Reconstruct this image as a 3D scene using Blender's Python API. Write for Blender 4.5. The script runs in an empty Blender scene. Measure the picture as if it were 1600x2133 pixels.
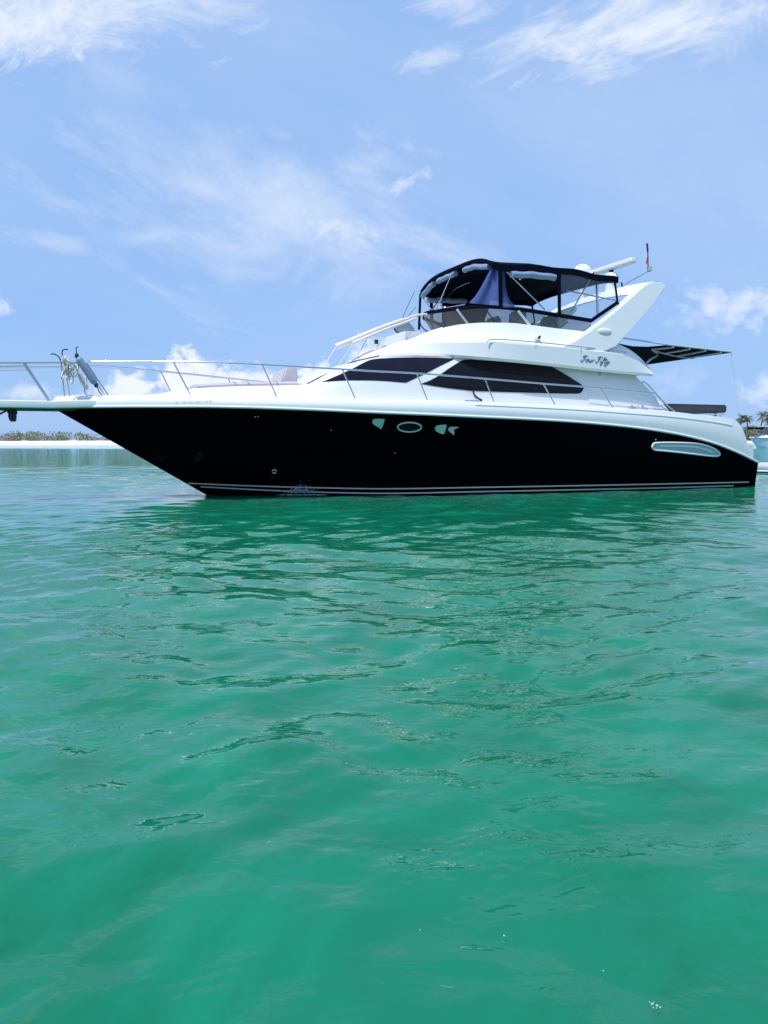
import bpy, bmesh, math, random
import numpy as np
from mathutils import Vector, Matrix
from mathutils.bvhtree import BVHTree

random.seed(7)
rng = np.random.default_rng(7)
R = math.radians
SC = bpy.context.scene
COL = SC.collection

# ------------------------------------------------------------------ camera
F, CX, CY, HOR, CAMH = 1604.0, 800.0, 1066.5, 918.0, 1.0
PITCH = math.atan((CY - HOR) / F)
cd = bpy.data.cameras.new('camera')
cam = bpy.data.objects.new('camera', cd)
COL.objects.link(cam)
cd.sensor_fit = 'HORIZONTAL'
cd.sensor_width = 36.0
cd.lens = 36.0 * F / 1600.0
cd.clip_start = 0.05
cd.clip_end = 20000
cam.location = (0, 0, CAMH)
cam.rotation_euler = (math.pi / 2 - PITCH, 0, 0)
SC.camera = cam
CAM = Vector((0, 0, CAMH))

# ------------------------------------------------------------------ exposure, sun, sky
SC.view_settings.view_transform = 'Standard'
SC.view_settings.look = 'None'
SC.view_settings.exposure = 0.55
SC.view_settings.gamma = 1.0
SC.view_settings.use_curve_mapping = False
SC.cycles.sample_clamp_indirect = 2.0

SUN_DIR = Vector((-0.31, -0.315, 0.88)).normalized()      # towards the sun
sl = bpy.data.lights.new('sun', 'SUN')
sl.energy = 2.8
sl.angle = R(0.5)
sl.color = (1.0, 0.965, 0.91)
so = bpy.data.objects.new('sun', sl)
COL.objects.link(so)
so.rotation_euler = (-SUN_DIR).to_track_quat('-Z', 'Y').to_euler()

def ray(px, py):
    c, s = math.cos(PITCH), math.sin(PITCH)
    f, up = Vector((0, c, -s)), Vector((0, s, c))
    return (f * F + Vector((1, 0, 0)) * (px - CX) + up * (CY - py)).normalized()

world = bpy.data.worlds.new('World')
SC.world = world
world.use_nodes = True

def build_sky():
    nt = world.node_tree
    nt.nodes.clear()
    N, L = nt.nodes.new, nt.links.new
    out = N('ShaderNodeOutputWorld')
    bg = N('ShaderNodeBackground')
    bg.inputs['Strength'].default_value = 0.105
    L(bg.outputs[0], out.inputs[0])
    sky = N('ShaderNodeTexSky')
    sky.sky_type = 'NISHITA'
    sky.sun_disc = False
    sky.sun_elevation = math.asin(SUN_DIR.z)
    sky.sun_rotation = math.atan2(SUN_DIR.x, SUN_DIR.y)
    sky.air_density = 1.0
    sky.dust_density = 0.6
    sky.ozone_density = 1.6

    def math_(op, a, b=None, c=None, clamp=False):
        n = N('ShaderNodeMath')
        n.operation = op
        n.use_clamp = clamp
        for i, v in enumerate((a, b, c)):
            if v is None:
                continue
            if isinstance(v, (int, float)):
                n.inputs[i].default_value = v
            else:
                L(v, n.inputs[i])
        return n.outputs[0]
    tc = N('ShaderNodeTexCoord')
    sep = N('ShaderNodeSeparateXYZ')
    L(tc.outputs['Generated'], sep.inputs[0])
    ay = math_('MAXIMUM', math_('ABSOLUTE', sep.outputs[1]), 0.08)
    u = math_('DIVIDE', sep.outputs[0], ay)
    v = math_('DIVIDE', sep.outputs[2], ay)
    uv = N('ShaderNodeCombineXYZ')
    L(u, uv.inputs[0]); L(v, uv.inputs[1])

    def noise(scale, detail, rough, dist, rot=0.0, sx=1.0, sy=1.0, off=0.0):
        m = N('ShaderNodeMapping')
        m.vector_type = 'TEXTURE'
        L(uv.outputs[0], m.inputs['Vector'])
        m.inputs['Location'].default_value = (off, off * 0.7, off)
        m.inputs['Rotation'].default_value = (0, 0, rot)
        m.inputs['Scale'].default_value = (sx, sy, 1)
        t = N('ShaderNodeTexNoise')
        t.inputs['Scale'].default_value = scale
        t.inputs['Detail'].default_value = detail
        t.inputs['Roughness'].default_value = rough
        t.inputs['Distortion'].default_value = dist
        L(m.outputs[0], t.inputs['Vector'])
        return t.outputs['Fac']
    n_wisp = noise(13.0, 11, 0.66, 0.7, R(-18), 2.4, 1.0, 1.3)
    n_wispr = noise(11.0, 11, 0.68, 0.8, R(20), 2.0, 1.0, 4.1)
    n_puff = noise(46.0, 9, 0.60, 0.3, 0, 1.2, 1.0, 2.2)
    n_veil = noise(2.0, 6, 0.55, 0.6, R(-24), 2.4, 1.0, 7.7)

    n_fine = noise(30.0, 11, 0.7, 0.9, R(24), 2.0, 1.0, 9.1)
    n_mid = noise(6.0, 11, 0.64, 0.8, R(-20), 2.6, 1.0, 5.5)
    total = None

    def cloud(px, py, ax, ay_, rot, nz, amp, gain, dens):
        """a patch of cloud round one direction of the sky: soft ellipse broken up by noise"""
        nonlocal total
        d = ray(px, py)
        cu, cv = d.x / d.y, d.z / d.y
        m = N('ShaderNodeMapping')
        m.vector_type = 'TEXTURE'
        L(uv.outputs[0], m.inputs['Vector'])
        m.inputs['Location'].default_value = (cu, cv, 0)
        m.inputs['Rotation'].default_value = (0, 0, R(rot))
        m.inputs['Scale'].default_value = (ax / F, ay_ / F, 1)
        ln = N('ShaderNodeVectorMath')
        ln.operation = 'LENGTH'
        L(m.outputs[0], ln.inputs[0])
        fall = math_('SUBTRACT', 1.0, ln.outputs['Value'])
        nn = math_('MULTIPLY', math_('SUBTRACT', nz, 0.5), amp)
        x = math_('MULTIPLY', math_('ADD', math_('MULTIPLY_ADD', fall, 0.95, -0.16), nn), gain, clamp=True)
        mr = N('ShaderNodeMapRange')
        mr.interpolation_type = 'SMOOTHSTEP'
        mr.inputs['To Max'].default_value = dens
        L(x, mr.inputs['Value'])
        y = mr.outputs[0]
        total = y if total is None else math_('MAXIMUM', total, y)

    # high thin cloud
    cloud(90, 30, 520, 210, 6, n_wispr, 2.4, 0.95, 0.84)
    cloud(60, 60, 330, 130, 6, n_fine, 2.6, 1.0, 0.75)
    cloud(1420, 40, 560, 175, 8, n_wispr, 2.4, 1.0, 0.84)
    cloud(1250, 90, 330, 90, 14, n_fine, 2.7, 1.0, 0.7)
    cloud(960, 0, 170, 80, 0, n_wispr, 3.0, 0.9, 0.55)
    cloud(905, 118, 130, 46, 12, n_fine, 3.2, 0.85, 0.5)
    cloud(560, 430, 430, 125, -22, n_wisp, 2.9, 1.0, 0.5)
    cloud(600, 440, 380, 110, -20, n_fine, 2.8, 0.8, 0.42)
    cloud(690, 470, 250, 70, -12, n_fine, 2.6, 1.0, 0.6)
    cloud(840, 380, 90, 32, 22, n_fine, 3.0, 1.1, 0.5)
    cloud(590, 280, 140, 50, -25, n_wisp, 2.2, 0.7, 0.38)
    cloud(220, 295, 90, 25, -8, n_wisp, 2.0, 0.7, 0.35)
    cloud(90, 505, 170, 40, -10, n_wisp, 2.2, 0.9, 0.45)
    cloud(300, 495, 170, 45, 6, n_wisp, 2.2, 0.9, 0.40)
    cloud(400, 600, 90, 26, -6, n_wisp, 1.8, 0.7, 0.38)
    # low cumulus along the horizon
    cloud(-6, 640, 46, 34, 0, n_puff, 1.5, 1.3, 0.6)
    cloud(1530, 640, 215, 80, -4, n_puff, 1.8, 1.1, 0.58)
    cloud(1450, 668, 150, 40, 2, n_puff, 1.8, 0.8, 0.40)
    cloud(385, 790, 78, 80, 0, n_puff, 1.9, 2.2, 0.92)
    cloud(440, 800, 115, 66, 0, n_puff, 1.9, 2.0, 0.90)
    cloud(262, 812, 95, 58, 0, n_puff, 1.9, 1.7, 0.85)
    cloud(535, 808, 85, 55, 0, n_puff, 1.9, 1.7, 0.82)
    cloud(655, 792, 82, 60, 0, n_puff, 1.9, 1.9, 0.9)
    cloud(775, 740, 75, 58, 10, n_puff, 1.9, 1.9, 0.9)
    cloud(330, 830, 260, 34, 0, n_puff, 1.9, 1.2, 0.75)
    cloud(60, 815, 110, 34, 0, n_puff, 1.9, 1.2, 0.5)
    cloud(1590, 812, 80, 44, 0, n_puff, 1.9, 1.2, 0.55)
    cloud(1400, 790, 150, 60, 0, n_puff, 1.9, 0.7, 0.3)
    # veil
    cloud(500, 390, 720, 330, -20, n_mid, 3.0, 1.0, 0.50)
    cloud(1200, 300, 600, 300, -20, n_mid, 2.6, 0.55, 0.30)
    cloud(250, 170, 500, 200, -14, n_mid, 2.8, 0.7, 0.40)
    veil = N('ShaderNodeMapRange')
    veil.inputs['From Min'].default_value = 0.36
    veil.inputs['From Max'].default_value = 0.74
    veil.inputs['To Max'].default_value = 0.30
    L(n_veil, veil.inputs['Value'])
    total = math_('MAXIMUM', total, veil.outputs[0])
    # clouds are a touch darker and bluer where they are thick (fine noise)
    body = N('ShaderNodeMix')
    body.data_type = 'RGBA'
    body.inputs['A'].default_value = (5.4, 5.8, 6.5, 1)
    body.inputs['B'].default_value = (7.0, 7.1, 7.3, 1)
    L(n_puff, body.inputs['Factor'])
    # the clear sky, lifted a little
    lift = N('ShaderNodeMix')
    lift.data_type = 'RGBA'
    lift.inputs['Factor'].default_value = 0.86
    L(sky.outputs[0], lift.inputs['A'])
    lift.inputs['B'].default_value = (1.95, 3.40, 6.15, 1)
    mix = N('ShaderNodeMix')
    mix.data_type = 'RGBA'
    L(total, mix.inputs['Factor'])
    L(lift.outputs['Result'], mix.inputs['A'])
    L(body.outputs['Result'], mix.inputs['B'])
    L(mix.outputs['Result'], bg.inputs['Color'])

build_sky()

# ------------------------------------------------------------------ materials
def mat(name, col, rough=0.5, spec=0.5, metal=0.0, coat=0.0, bump=0.0, bscale=40.0, var=0.0):
    m = bpy.data.materials.new(name)
    m.use_nodes = True
    nt = m.node_tree
    b = nt.nodes['Principled BSDF']
    b.inputs['Base Color'].default_value = (*col, 1)
    b.inputs['Roughness'].default_value = rough
    b.inputs['Specular IOR Level'].default_value = spec
    b.inputs['Metallic'].default_value = metal
    b.inputs['Coat Weight'].default_value = coat
    b.inputs['Coat Roughness'].default_value = 0.05
    if bump or var:
        tc = nt.nodes.new('ShaderNodeTexCoord')
        nz = nt.nodes.new('ShaderNodeTexNoise')
        nz.inputs['Scale'].default_value = bscale
        nz.inputs['Detail'].default_value = 5
        nt.links.new(tc.outputs['Object'], nz.inputs['Vector'])
        if bump:
            bp = nt.nodes.new('ShaderNodeBump')
            bp.inputs['Strength'].default_value = bump
            bp.inputs['Distance'].default_value = 0.02
            nt.links.new(nz.outputs['Fac'], bp.inputs['Height'])
            nt.links.new(bp.outputs[0], b.inputs['Normal'])
        if var:
            mx = nt.nodes.new('ShaderNodeMix')
            mx.data_type = 'RGBA'
            mx.inputs['A'].default_value = (*[c * (1 - var) for c in col], 1)
            mx.inputs['B'].default_value = (*[min(1, c * (1 + var)) for c in col], 1)
            nt.links.new(nz.outputs['Fac'], mx.inputs['Factor'])
            nt.links.new(mx.outputs['Result'], b.inputs['Base Color'])
    return m

def clear_mat(name, col, alpha, rough=0.05, spec=0.5, bump=0.0):
    """tinted see-through sheet"""
    m = mat(name, col, rough, spec, bump=bump, bscale=9)
    m.node_tree.nodes['Principled BSDF'].inputs['Alpha'].default_value = alpha
    return m

M = dict(
    white=mat('white_gelcoat', (0.80, 0.82, 0.84), 0.28, 0.45, coat=0.15, var=0.015, bscale=3),
    black=mat('black_gelcoat', (0.0012, 0.0014, 0.0034), 0.05, 0.012),
    stripe=mat('silver_stripe', (0.62, 0.60, 0.58), 0.35),
    chrome=mat('stainless_steel', (0.62, 0.62, 0.66), 0.18, metal=1.0),
    alloy=mat('dull_alloy', (0.58, 0.59, 0.63), 0.4, metal=0.1),
    glass=mat('dark_window', (0.006, 0.0055, 0.012), 0.06, 0.22),
    curtained=mat('curtained_window', (0.010, 0.009, 0.022), 0.09, 0.25, var=0.4, bscale=6),
    canvas=mat('navy_canvas', (0.0042, 0.005, 0.016), 0.9, 0.06, bump=0.25, bscale=14),
    vinyl_roll=mat('rolled_vinyl', (0.25, 0.33, 0.50), 0.25, 0.6, bump=0.5, bscale=16, var=0.25),
    vinyl=clear_mat('clear_vinyl', (0.30, 0.36, 0.55), 0.20, 0.12, 0.6, 0.15),
    drape=clear_mat('draped_vinyl', (0.075, 0.11, 0.33), 0.86, 0.3, 0.6, 0.4),
    smoke=clear_mat('smoked_screen', (0.13, 0.135, 0.15), 0.62, 0.05, 0.5),
    green_glass=clear_mat('green_screen', (0.10, 0.17, 0.17), 0.72, 0.05, 0.5),
    sky_reflection_glass=mat('porthole_sky_reflection', (0.52, 0.66, 0.69), 0.35, 0.5, var=0.12, bscale=9),  # pale tone paints the sky reflected in part of each porthole
    vent=mat('vent_recess', (0.38, 0.48, 0.55), 0.3, 0.5),
    pad=mat('grey_lilac_vinyl', (0.50, 0.47, 0.50), 0.6, 0.3, bump=0.15),
    cream=mat('off_white_canvas', (0.72, 0.68, 0.66), 0.75, 0.2, bump=0.3),
    ink=mat('navy_ink', (0.04, 0.055, 0.12), 0.4),
    grey_ink=mat('grey_ink', (0.33, 0.34, 0.38), 0.4),
    pale_ink=mat('pale_ink', (0.70, 0.735, 0.76), 0.4),
    board=mat('weathered_board', (0.125, 0.11, 0.115), 0.6, 0.3, var=0.2, bscale=5),
    darkmetal=mat('dark_metal', (0.02, 0.02, 0.024), 0.45, 0.4),
    fender=mat('blue_grey_fender', (0.24, 0.31, 0.43), 0.45, 0.4, var=0.12, bscale=7),
    fendertip=mat('dark_fender_tip', (0.02, 0.03, 0.06), 0.5),
    rope=mat('white_rope', (0.74, 0.69, 0.66), 0.9, 0.1, bump=0.4, bscale=60),
    red=mat('red_cloth', (0.55, 0.05, 0.06), 0.8),
    sand=mat('white_sand', (0.78, 0.73, 0.68), 0.95, 0.1, var=0.08, bscale=0.2),
    seat=mat('grey_seat', (0.33, 0.32, 0.33), 0.6, 0.3),
)

# ------------------------------------------------------------------ object helpers
def tag(o, label=None, cat=None, group=None, kind=None):
    if label: o['label'] = label
    if cat: o['category'] = cat
    if group: o['group'] = group
    if kind: o['kind'] = kind
    return o

def finish(name, bm, material, parent=None, smooth=40, merge=0.0004):
    if merge:
        bmesh.ops.remove_doubles(bm, verts=bm.verts, dist=merge)
    bmesh.ops.recalc_face_normals(bm, faces=bm.faces)
    me = bpy.data.meshes.new(name)
    bm.to_mesh(me)
    bm.free()
    if material is not None:
        me.materials.append(material)
    if smooth:
        for p in me.polygons:
            p.use_smooth = True
        me.set_sharp_from_angle(angle=R(smooth))
    o = bpy.data.objects.new(name, me)
    COL.objects.link(o)
    if parent is not None:
        o.parent = parent
    return o

def pieces(name, bm, material, parent, smooth=60):
    """one object for each separate piece in the mesh"""
    bm.verts.index_update()
    seen, groups = set(), []
    for v in bm.verts:
        if v.index in seen: continue
        st, comp = [v], []
        seen.add(v.index)
        while st:
            a = st.pop(); comp.append(a)
            for e in a.link_edges:
                b = e.other_vert(a)
                if b.index not in seen: seen.add(b.index); st.append(b)
        groups.append(comp)
    out = []
    for comp in groups:
        nb = bmesh.new(); m = {v: nb.verts.new(v.co) for v in comp}
        for f in {f for v in comp for f in v.link_faces}: nb.faces.new([m[v] for v in f.verts])
        out.append(finish(name, nb, material, parent, smooth))
    bm.free()
    return out

def empty(name, loc=(0, 0, 0), rz=0.0):
    o = bpy.data.objects.new(name, None)
    COL.objects.link(o)
    o.location = loc
    o.rotation_euler = (0, 0, rz)
    o.empty_display_size = 0.2
    return o

def spl(pts, x):
    """smooth height of a traced line at x (cubic Hermite)"""
    n = len(pts)
    if x <= pts[0][0]: return pts[0][1]
    if x >= pts[-1][0]: return pts[-1][1]
    for i in range(n - 1):
        if pts[i][0] <= x <= pts[i + 1][0]:
            break
    def slope(j):
        if 0 < j < n - 1:
            a = (pts[j][1] - pts[j - 1][1]) / max(1e-6, pts[j][0] - pts[j - 1][0])
            b = (pts[j + 1][1] - pts[j][1]) / max(1e-6, pts[j + 1][0] - pts[j][0])
            if a * b <= 0: return 0.0
            return 2 * a * b / (a + b)
        if j == 0: return (pts[1][1] - pts[0][1]) / max(1e-6, pts[1][0] - pts[0][0])
        return (pts[-1][1] - pts[-2][1]) / max(1e-6, pts[-1][0] - pts[-2][0])
    h = pts[i + 1][0] - pts[i][0]
    t = (x - pts[i][0]) / h
    m0, m1 = slope(i) * h, slope(i + 1) * h
    return ((2*t**3 - 3*t**2 + 1) * pts[i][1] + (t**3 - 2*t**2 + t) * m0 +
            (-2*t**3 + 3*t**2) * pts[i + 1][1] + (t**3 - t**2) * m1)

def lin(a, b, n):
    return [a + (b - a) * i / (n - 1) for i in range(n)]

def grid(bm, rows, mirror=False):
    """faces between rows of points (each row the same length)"""
    sides = (1, -1) if mirror else (1,)
    for sg in sides:
        vs = [[bm.verts.new((p[0], p[1] * sg, p[2])) for p in r] for r in rows]
        for a, b in zip(vs[:-1], vs[1:]):
            for i in range(len(a) - 1):
                try:
                    bm.faces.new((a[i], a[i + 1], b[i + 1], b[i]))
                except ValueError:
                    pass
    return bm

def smooth_path(pts, k=4):
    pts = [Vector(p) for p in pts]
    if len(pts) < 3 or k < 2:
        return pts
    out = []
    for i in range(len(pts) - 1):
        p0 = pts[max(i - 1, 0)]; p1 = pts[i]; p2 = pts[i + 1]; p3 = pts[min(i + 2, len(pts) - 1)]
        for j in range(k):
            t = j / k
            out.append(0.5 * ((2 * p1) + (p2 - p0) * t + (2*p0 - 5*p1 + 4*p2 - p3) * t*t + (3*p1 - p0 - 3*p2 + p3) * t**3))
    out.append(pts[-1])
    return out

def tube(bm, pts, r, seg=8, mirror=False, k=1, r_end=None):
    pts = smooth_path(pts, k)
    n = len(pts)
    for sg in ((1, -1) if mirror else (1,)):
        P = [Vector((p.x, p.y * sg, p.z)) for p in pts]
        prev, rings = None, []
        for i, p in enumerate(P):
            d = (P[min(i + 1, n - 1)] - P[max(i - 1, 0)])
            if d.length < 1e-9: d = Vector((0, 0, 1))
            d.normalize()
            if prev is None:
                a = d.orthogonal().normalized()
            else:
                a = (prev - d * prev.dot(d))
                a = a.normalized() if a.length > 1e-6 else d.orthogonal().normalized()
            prev = a
            b = d.cross(a)
            rr = r if r_end is None else r + (r_end - r) * i / (n - 1)
            rings.append([bm.verts.new(p + (a * math.cos(2*math.pi*j/seg) + b * math.sin(2*math.pi*j/seg)) * rr) for j in range(seg)])
        for A, B in zip(rings[:-1], rings[1:]):
            for j in range(seg):
                bm.faces.new((A[j], A[(j + 1) % seg], B[(j + 1) % seg], B[j]))
        bm.faces.new(rings[0][::-1]); bm.faces.new(rings[-1])
    return bm

def ball(bm, c, rx, ry, rz, seg=16, rings=10, lo=-90):
    rows = []
    for i in range(rings + 1):
        a = R(lo + (90 - lo) * i / rings)
        rows.append([(c[0] + rx * math.cos(a) * math.cos(2*math.pi*j/seg), c[1] + ry * math.cos(a) * math.sin(2*math.pi*j/seg), c[2] + rz * math.sin(a)) for j in range(seg + 1)])
    return grid(bm, rows)

def boxm(bm, lo, hi):
    g = bmesh.ops.create_cube(bm, size=1.0)['verts']
    for v in g:
        v.co = Vector((lo[i] + (hi[i] - lo[i]) * (v.co[i] + 0.5) for i in range(3)))
    return g

# ------------------------------------------------------------------ the yacht's own frame: s aft, l to starboard, z up
THETA = R(22.0)
_d = ray(430, 1031)
ORG = CAM + _d * (CAMH / -_d.z)
ORG.z = 0
ROT = Matrix.Rotation(-THETA, 3, 'Z')
CL = ROT @ (CAM - ORG)                        # eye in the yacht's frame
def lray(px, py):
    return ROT @ ray(px, py)

def pt(px, py, b):
    """the point on the port surface l = -b(s) that lies behind a traced point"""
    d = lray(px, py)
    if not callable(b):
        t = (-b - CL.y) / d.y
        return CL + d * t
    g = lambda t: (CL + d * t).y + b((CL + d * t).x)
    t0 = (-3.2 - CL.y) / d.y
    t = t0
    step = 0.05
    while g(t) < 0 and t < 60: t += step
    a, c = t - step, t
    for _ in range(30):
        m = (a + c) / 2
        if g(m) < 0: a = m
        else: c = m
    return CL + d * ((a + c) / 2)

clamp = lambda x, a=0.0, b=1.0: max(a, min(b, x))
S0 = pt(112, 851, 0.0).x                      # stem head
def bs(s):                                     # half breadth at the rub rail
    t = clamp((s - S0) / 7.2)
    return 2.15 * (1 - (1 - t) ** 2.3) - 0.14 * clamp((s - 7.0) / 5.0) ** 2
def bw(s):                                     # half breadth at the waterline
    t = clamp(s / 6.5)
    return 1.86 * (1 - (1 - t) ** 1.9) - 0.05 * clamp((s - 7.0) / 5.0)

yacht = empty('motor_yacht', ORG, THETA)
tag(yacht, 'large black hulled motor yacht with white flybridge, lying across the turquoise water', 'yacht')

def surf(bm_or_obj):
    me = bm_or_obj.data
    return BVHTree.FromPolygons([v.co.copy() for v in me.vertices], [tuple(p.vertices) for p in me.polygons])

def hit(tree, px, py, off=0.0):
    d = lray(px, py)
    loc, nor, idx, dist = tree.ray_cast(CL, d)
    if loc is None:
        return None
    if nor.dot(d) > 0: nor = -nor
    return loc + nor * off

def patch(name, tree, top, bot, off, material, parent, nx=40, ny=6, straight=False):
    """a sheet lying on a surface between two traced lines, with its edge turned back to the surface"""
    f = (lambda p, x: float(np.interp(x, [q[0] for q in p], [q[1] for q in p]))) if straight else spl
    xa, xb = max(top[0][0], bot[0][0]), min(top[-1][0], bot[-1][0])
    rows, last = [], None
    for i in range(nx + 1):
        x = xa + (xb - xa) * i / nx
        yt, yb = f(top, x), f(bot, x)
        r = []
        for j in range(ny + 1):
            y = yt + (yb - yt) * j / ny
            p = hit(tree, x, y, off) or last
            if p is None: p = pt(x, y, 1.7)
            last = p
            r.append(p)
        rows.append(r)
    bm = bmesh.new()
    grid(bm, rows)
    inward = lray((xa + xb) / 2, top[0][1]) * (off + 0.012)
    rim = [r[0] for r in rows] + [p for p in rows[-1][1:]] + [r[-1] for r in rows[::-1][1:]] + rows[0][::-1][1:]
    grid(bm, [rim, [p + inward for p in rim]])
    return finish(name, bm, material, parent, 30)

# ---- hull
RUB = [(112, 851), (200, 848.5), (300, 848), (400, 848), (500, 849.5), (640, 854), (800, 861), (900, 865), (1000, 869.5),
       (1100, 874), (1200, 880), (1300, 889), (1400, 903), (1480, 922), (1540, 945), (1581, 965)]
def rub(px): return pt(px, spl(RUB, px), bs)
_rp = [rub(x) for x in lin(112, 1581, 160)]
RS, RZ = [p.x for p in _rp], [p.z for p in _rp]
rz = lambda s: float(np.interp(s, RS, RZ))
SEND = RS[-1]
SW = pt(1573, 1010, bw).x
NK, NJ = 90, 14
rows = []
for k in range(NK + 1):
    q = (k / NK) ** 1.15
    sR, sW = S0 + q * (SEND - 0.02 - S0), q * SW
    r = []
    fl = 0.26 * math.sin(math.pi * clamp(q / 0.55)) - 0.10 * clamp((q - 0.45) / 0.3) * clamp((1.0 - q) / 0.25)
    for j in range(NJ + 1):
        v = j / NJ
        b = bs(sR) * (1 - v) + bw(sW) * v - fl * math.sin(math.pi * v) * (0.9 if v < .5 else 1)
        r.append((sR + (sW - sR) * v, -max(b, 0), rz(sR) * (1 - v)))
    # below the water: chine, bottom, keel
    r.append((sW + 0.10 * (1 - q), -bw(sW) * 0.97, -0.16))
    r.append((sW + 0.5 * (1 - q), -bw(sW) * 0.55, -0.50))
    r.append((sW + 0.9 * (1 - q), 0.0, -0.80))
    rows.append(r)
bm = bmesh.new()
grid(bm, rows, mirror=True)
last = rows[-1]
ring = [bm.verts.new(p) for p in last] + [bm.verts.new((p[0], -p[1], p[2])) for p in last[::-1]]
bm.faces.new(ring)
hull = finish('hull', bm, M['black'], yacht, 35)
T_HULL = surf(hull)

# hull markings
def ribbon(name, tree, line, wpx, material, parent, x0, x1, off=0.004, n=120):
    return patch(name, tree, [(x, spl(line, x) - wpx / 2) for x in lin(x0, x1, 30)],
                 [(x, spl(line, x) + wpx / 2) for x in lin(x0, x1, 30)], off, material, parent, n, 1)
STR1 = [(385, 1006), (500, 1011), (650, 1015.5), (800, 1018), (1000, 1015), (1200, 1011.5), (1400, 1007.5), (1562, 1004)]
STR2 = [(405, 1013), (570, 1021.5), (700, 1026), (800, 1027.5), (1000, 1024), (1200, 1020), (1400, 1015.5), (1530, 1011.5)]
ribbon('pinstripe', T_HULL, STR1, 2.6, M['stripe'], yacht, 392, 1560)
ribbon('pinstripe', T_HULL, STR2, 2.6, M['stripe'], yacht, 418, 1528)

def poly_patch(name, tree, outline, off, material, parent, thick=0.01):
    """small flat fitting with any outline, following the surface"""
    top = [hit(tree, x, y, off) for x, y in outline]
    cx = sum(p[0] for p in outline) / len(outline); cy = sum(p[1] for p in outline) / len(outline)
    bm = bmesh.new()
    c = bm.verts.new(hit(tree, cx, cy, off))
    vs = [bm.verts.new(p) for p in top]
    back = lray(cx, cy) * (off + thick)
    vb = [bm.verts.new(p + back) for p in top]
    n = len(vs)
    for i in range(n):
        bm.faces.new((c, vs[i], vs[(i + 1) % n]))
        bm.faces.new((vs[i], vb[i], vb[(i + 1) % n], vs[(i + 1) % n]))
    return finish(name, bm, material, parent, 30)

def hoop(name, tree, outline, r, material, parent, off=0.004, k=3):
    bm = bmesh.new()
    P = [hit(tree, x, y, off) for x, y in outline]
    tube(bm, P + [P[0]], r, 8, k=k)
    return finish(name, bm, material, parent, 60)

def ellipse(cx, cy, a, b, n=24, tilt=0.0):
    return [(cx + a * math.cos(2*math.pi*i/n), cy + b * math.sin(2*math.pi*i/n) + tilt * a * math.cos(2*math.pi*i/n)) for i in range(n)]

pale1 = [(775.5, 880), (777, 874.5), (782, 872.8), (799.5, 873), (800.5, 877), (798, 885), (794, 893), (789, 889.5), (780, 884.5)]
pale2 = [(906, 893), (908, 888), (914, 886), (928, 885), (930, 887), (928, 894), (925, 903), (918, 902), (909, 898)]
for o in (pale1, pale2):
    p = poly_patch('porthole', T_HULL, o, 0.006, M['sky_reflection_glass'], yacht)
    hoop('rim', T_HULL, o, 0.007, M['chrome'], p)
crescent = [(933, 894), (935, 890), (940, 888.5), (957, 889), (952, 891.5), (946, 892), (944, 894.5), (945.5, 897.5), (947, 900), (945, 907), (942, 903), (936, 899)]
poly_patch('louvre', T_HULL, crescent, 0.007, M['stripe'], yacht)
pw = poly_patch('porthole', T_HULL, ellipse(853, 889.5, 23, 8.5), 0.004, M['glass'], yacht)
hoop('rim', T_HULL, ellipse(853, 889.5, 24.5, 9.8), 0.016, M['alloy'], pw)
hoop('drain_ring', T_HULL, ellipse(571.5, 982, 4.3, 3.6, 12), 0.012, M['chrome'], yacht, k=2)
# long engine-room vent on the quarter
VT = [(1358, 931), (1361, 924.5), (1370, 922.5), (1400, 922), (1440, 923), (1463, 926), (1482, 932), (1494, 939), (1499, 945), (1497, 949)]
VB = [(1358, 932), (1362, 936.5), (1372, 938), (1400, 940.5), (1440, 945), (1470, 948.5), (1488, 950), (1497, 950)]
vent = patch('hull_vent', T_HULL, VT, VB, 0.006, M['vent'], yacht, 40, 4)
vo = VT + VB[::-1][1:-1]
hoop('rim', T_HULL, vo, 0.020, M['white'], vent, k=2)
VM = [(1372, 929), (1400, 928.5), (1440, 930), (1470, 936), (1486, 943)]
ribbon('louvre', T_HULL, VM, 3.5, M['white'], vent, 1374, 1484, 0.012, 30)
for px, py in ((532, 868), (538, 867.5), (1366, 916), (1563, 957), (690, 896), (823, 944)):
    bm = bmesh.new(); c = hit(T_HULL, px, py, 0.003); ball(bm, c, 0.014, 0.014, 0.010, 10, 6)
    finish('through_hull_fitting', bm, M['alloy'], yacht, 60)

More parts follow.
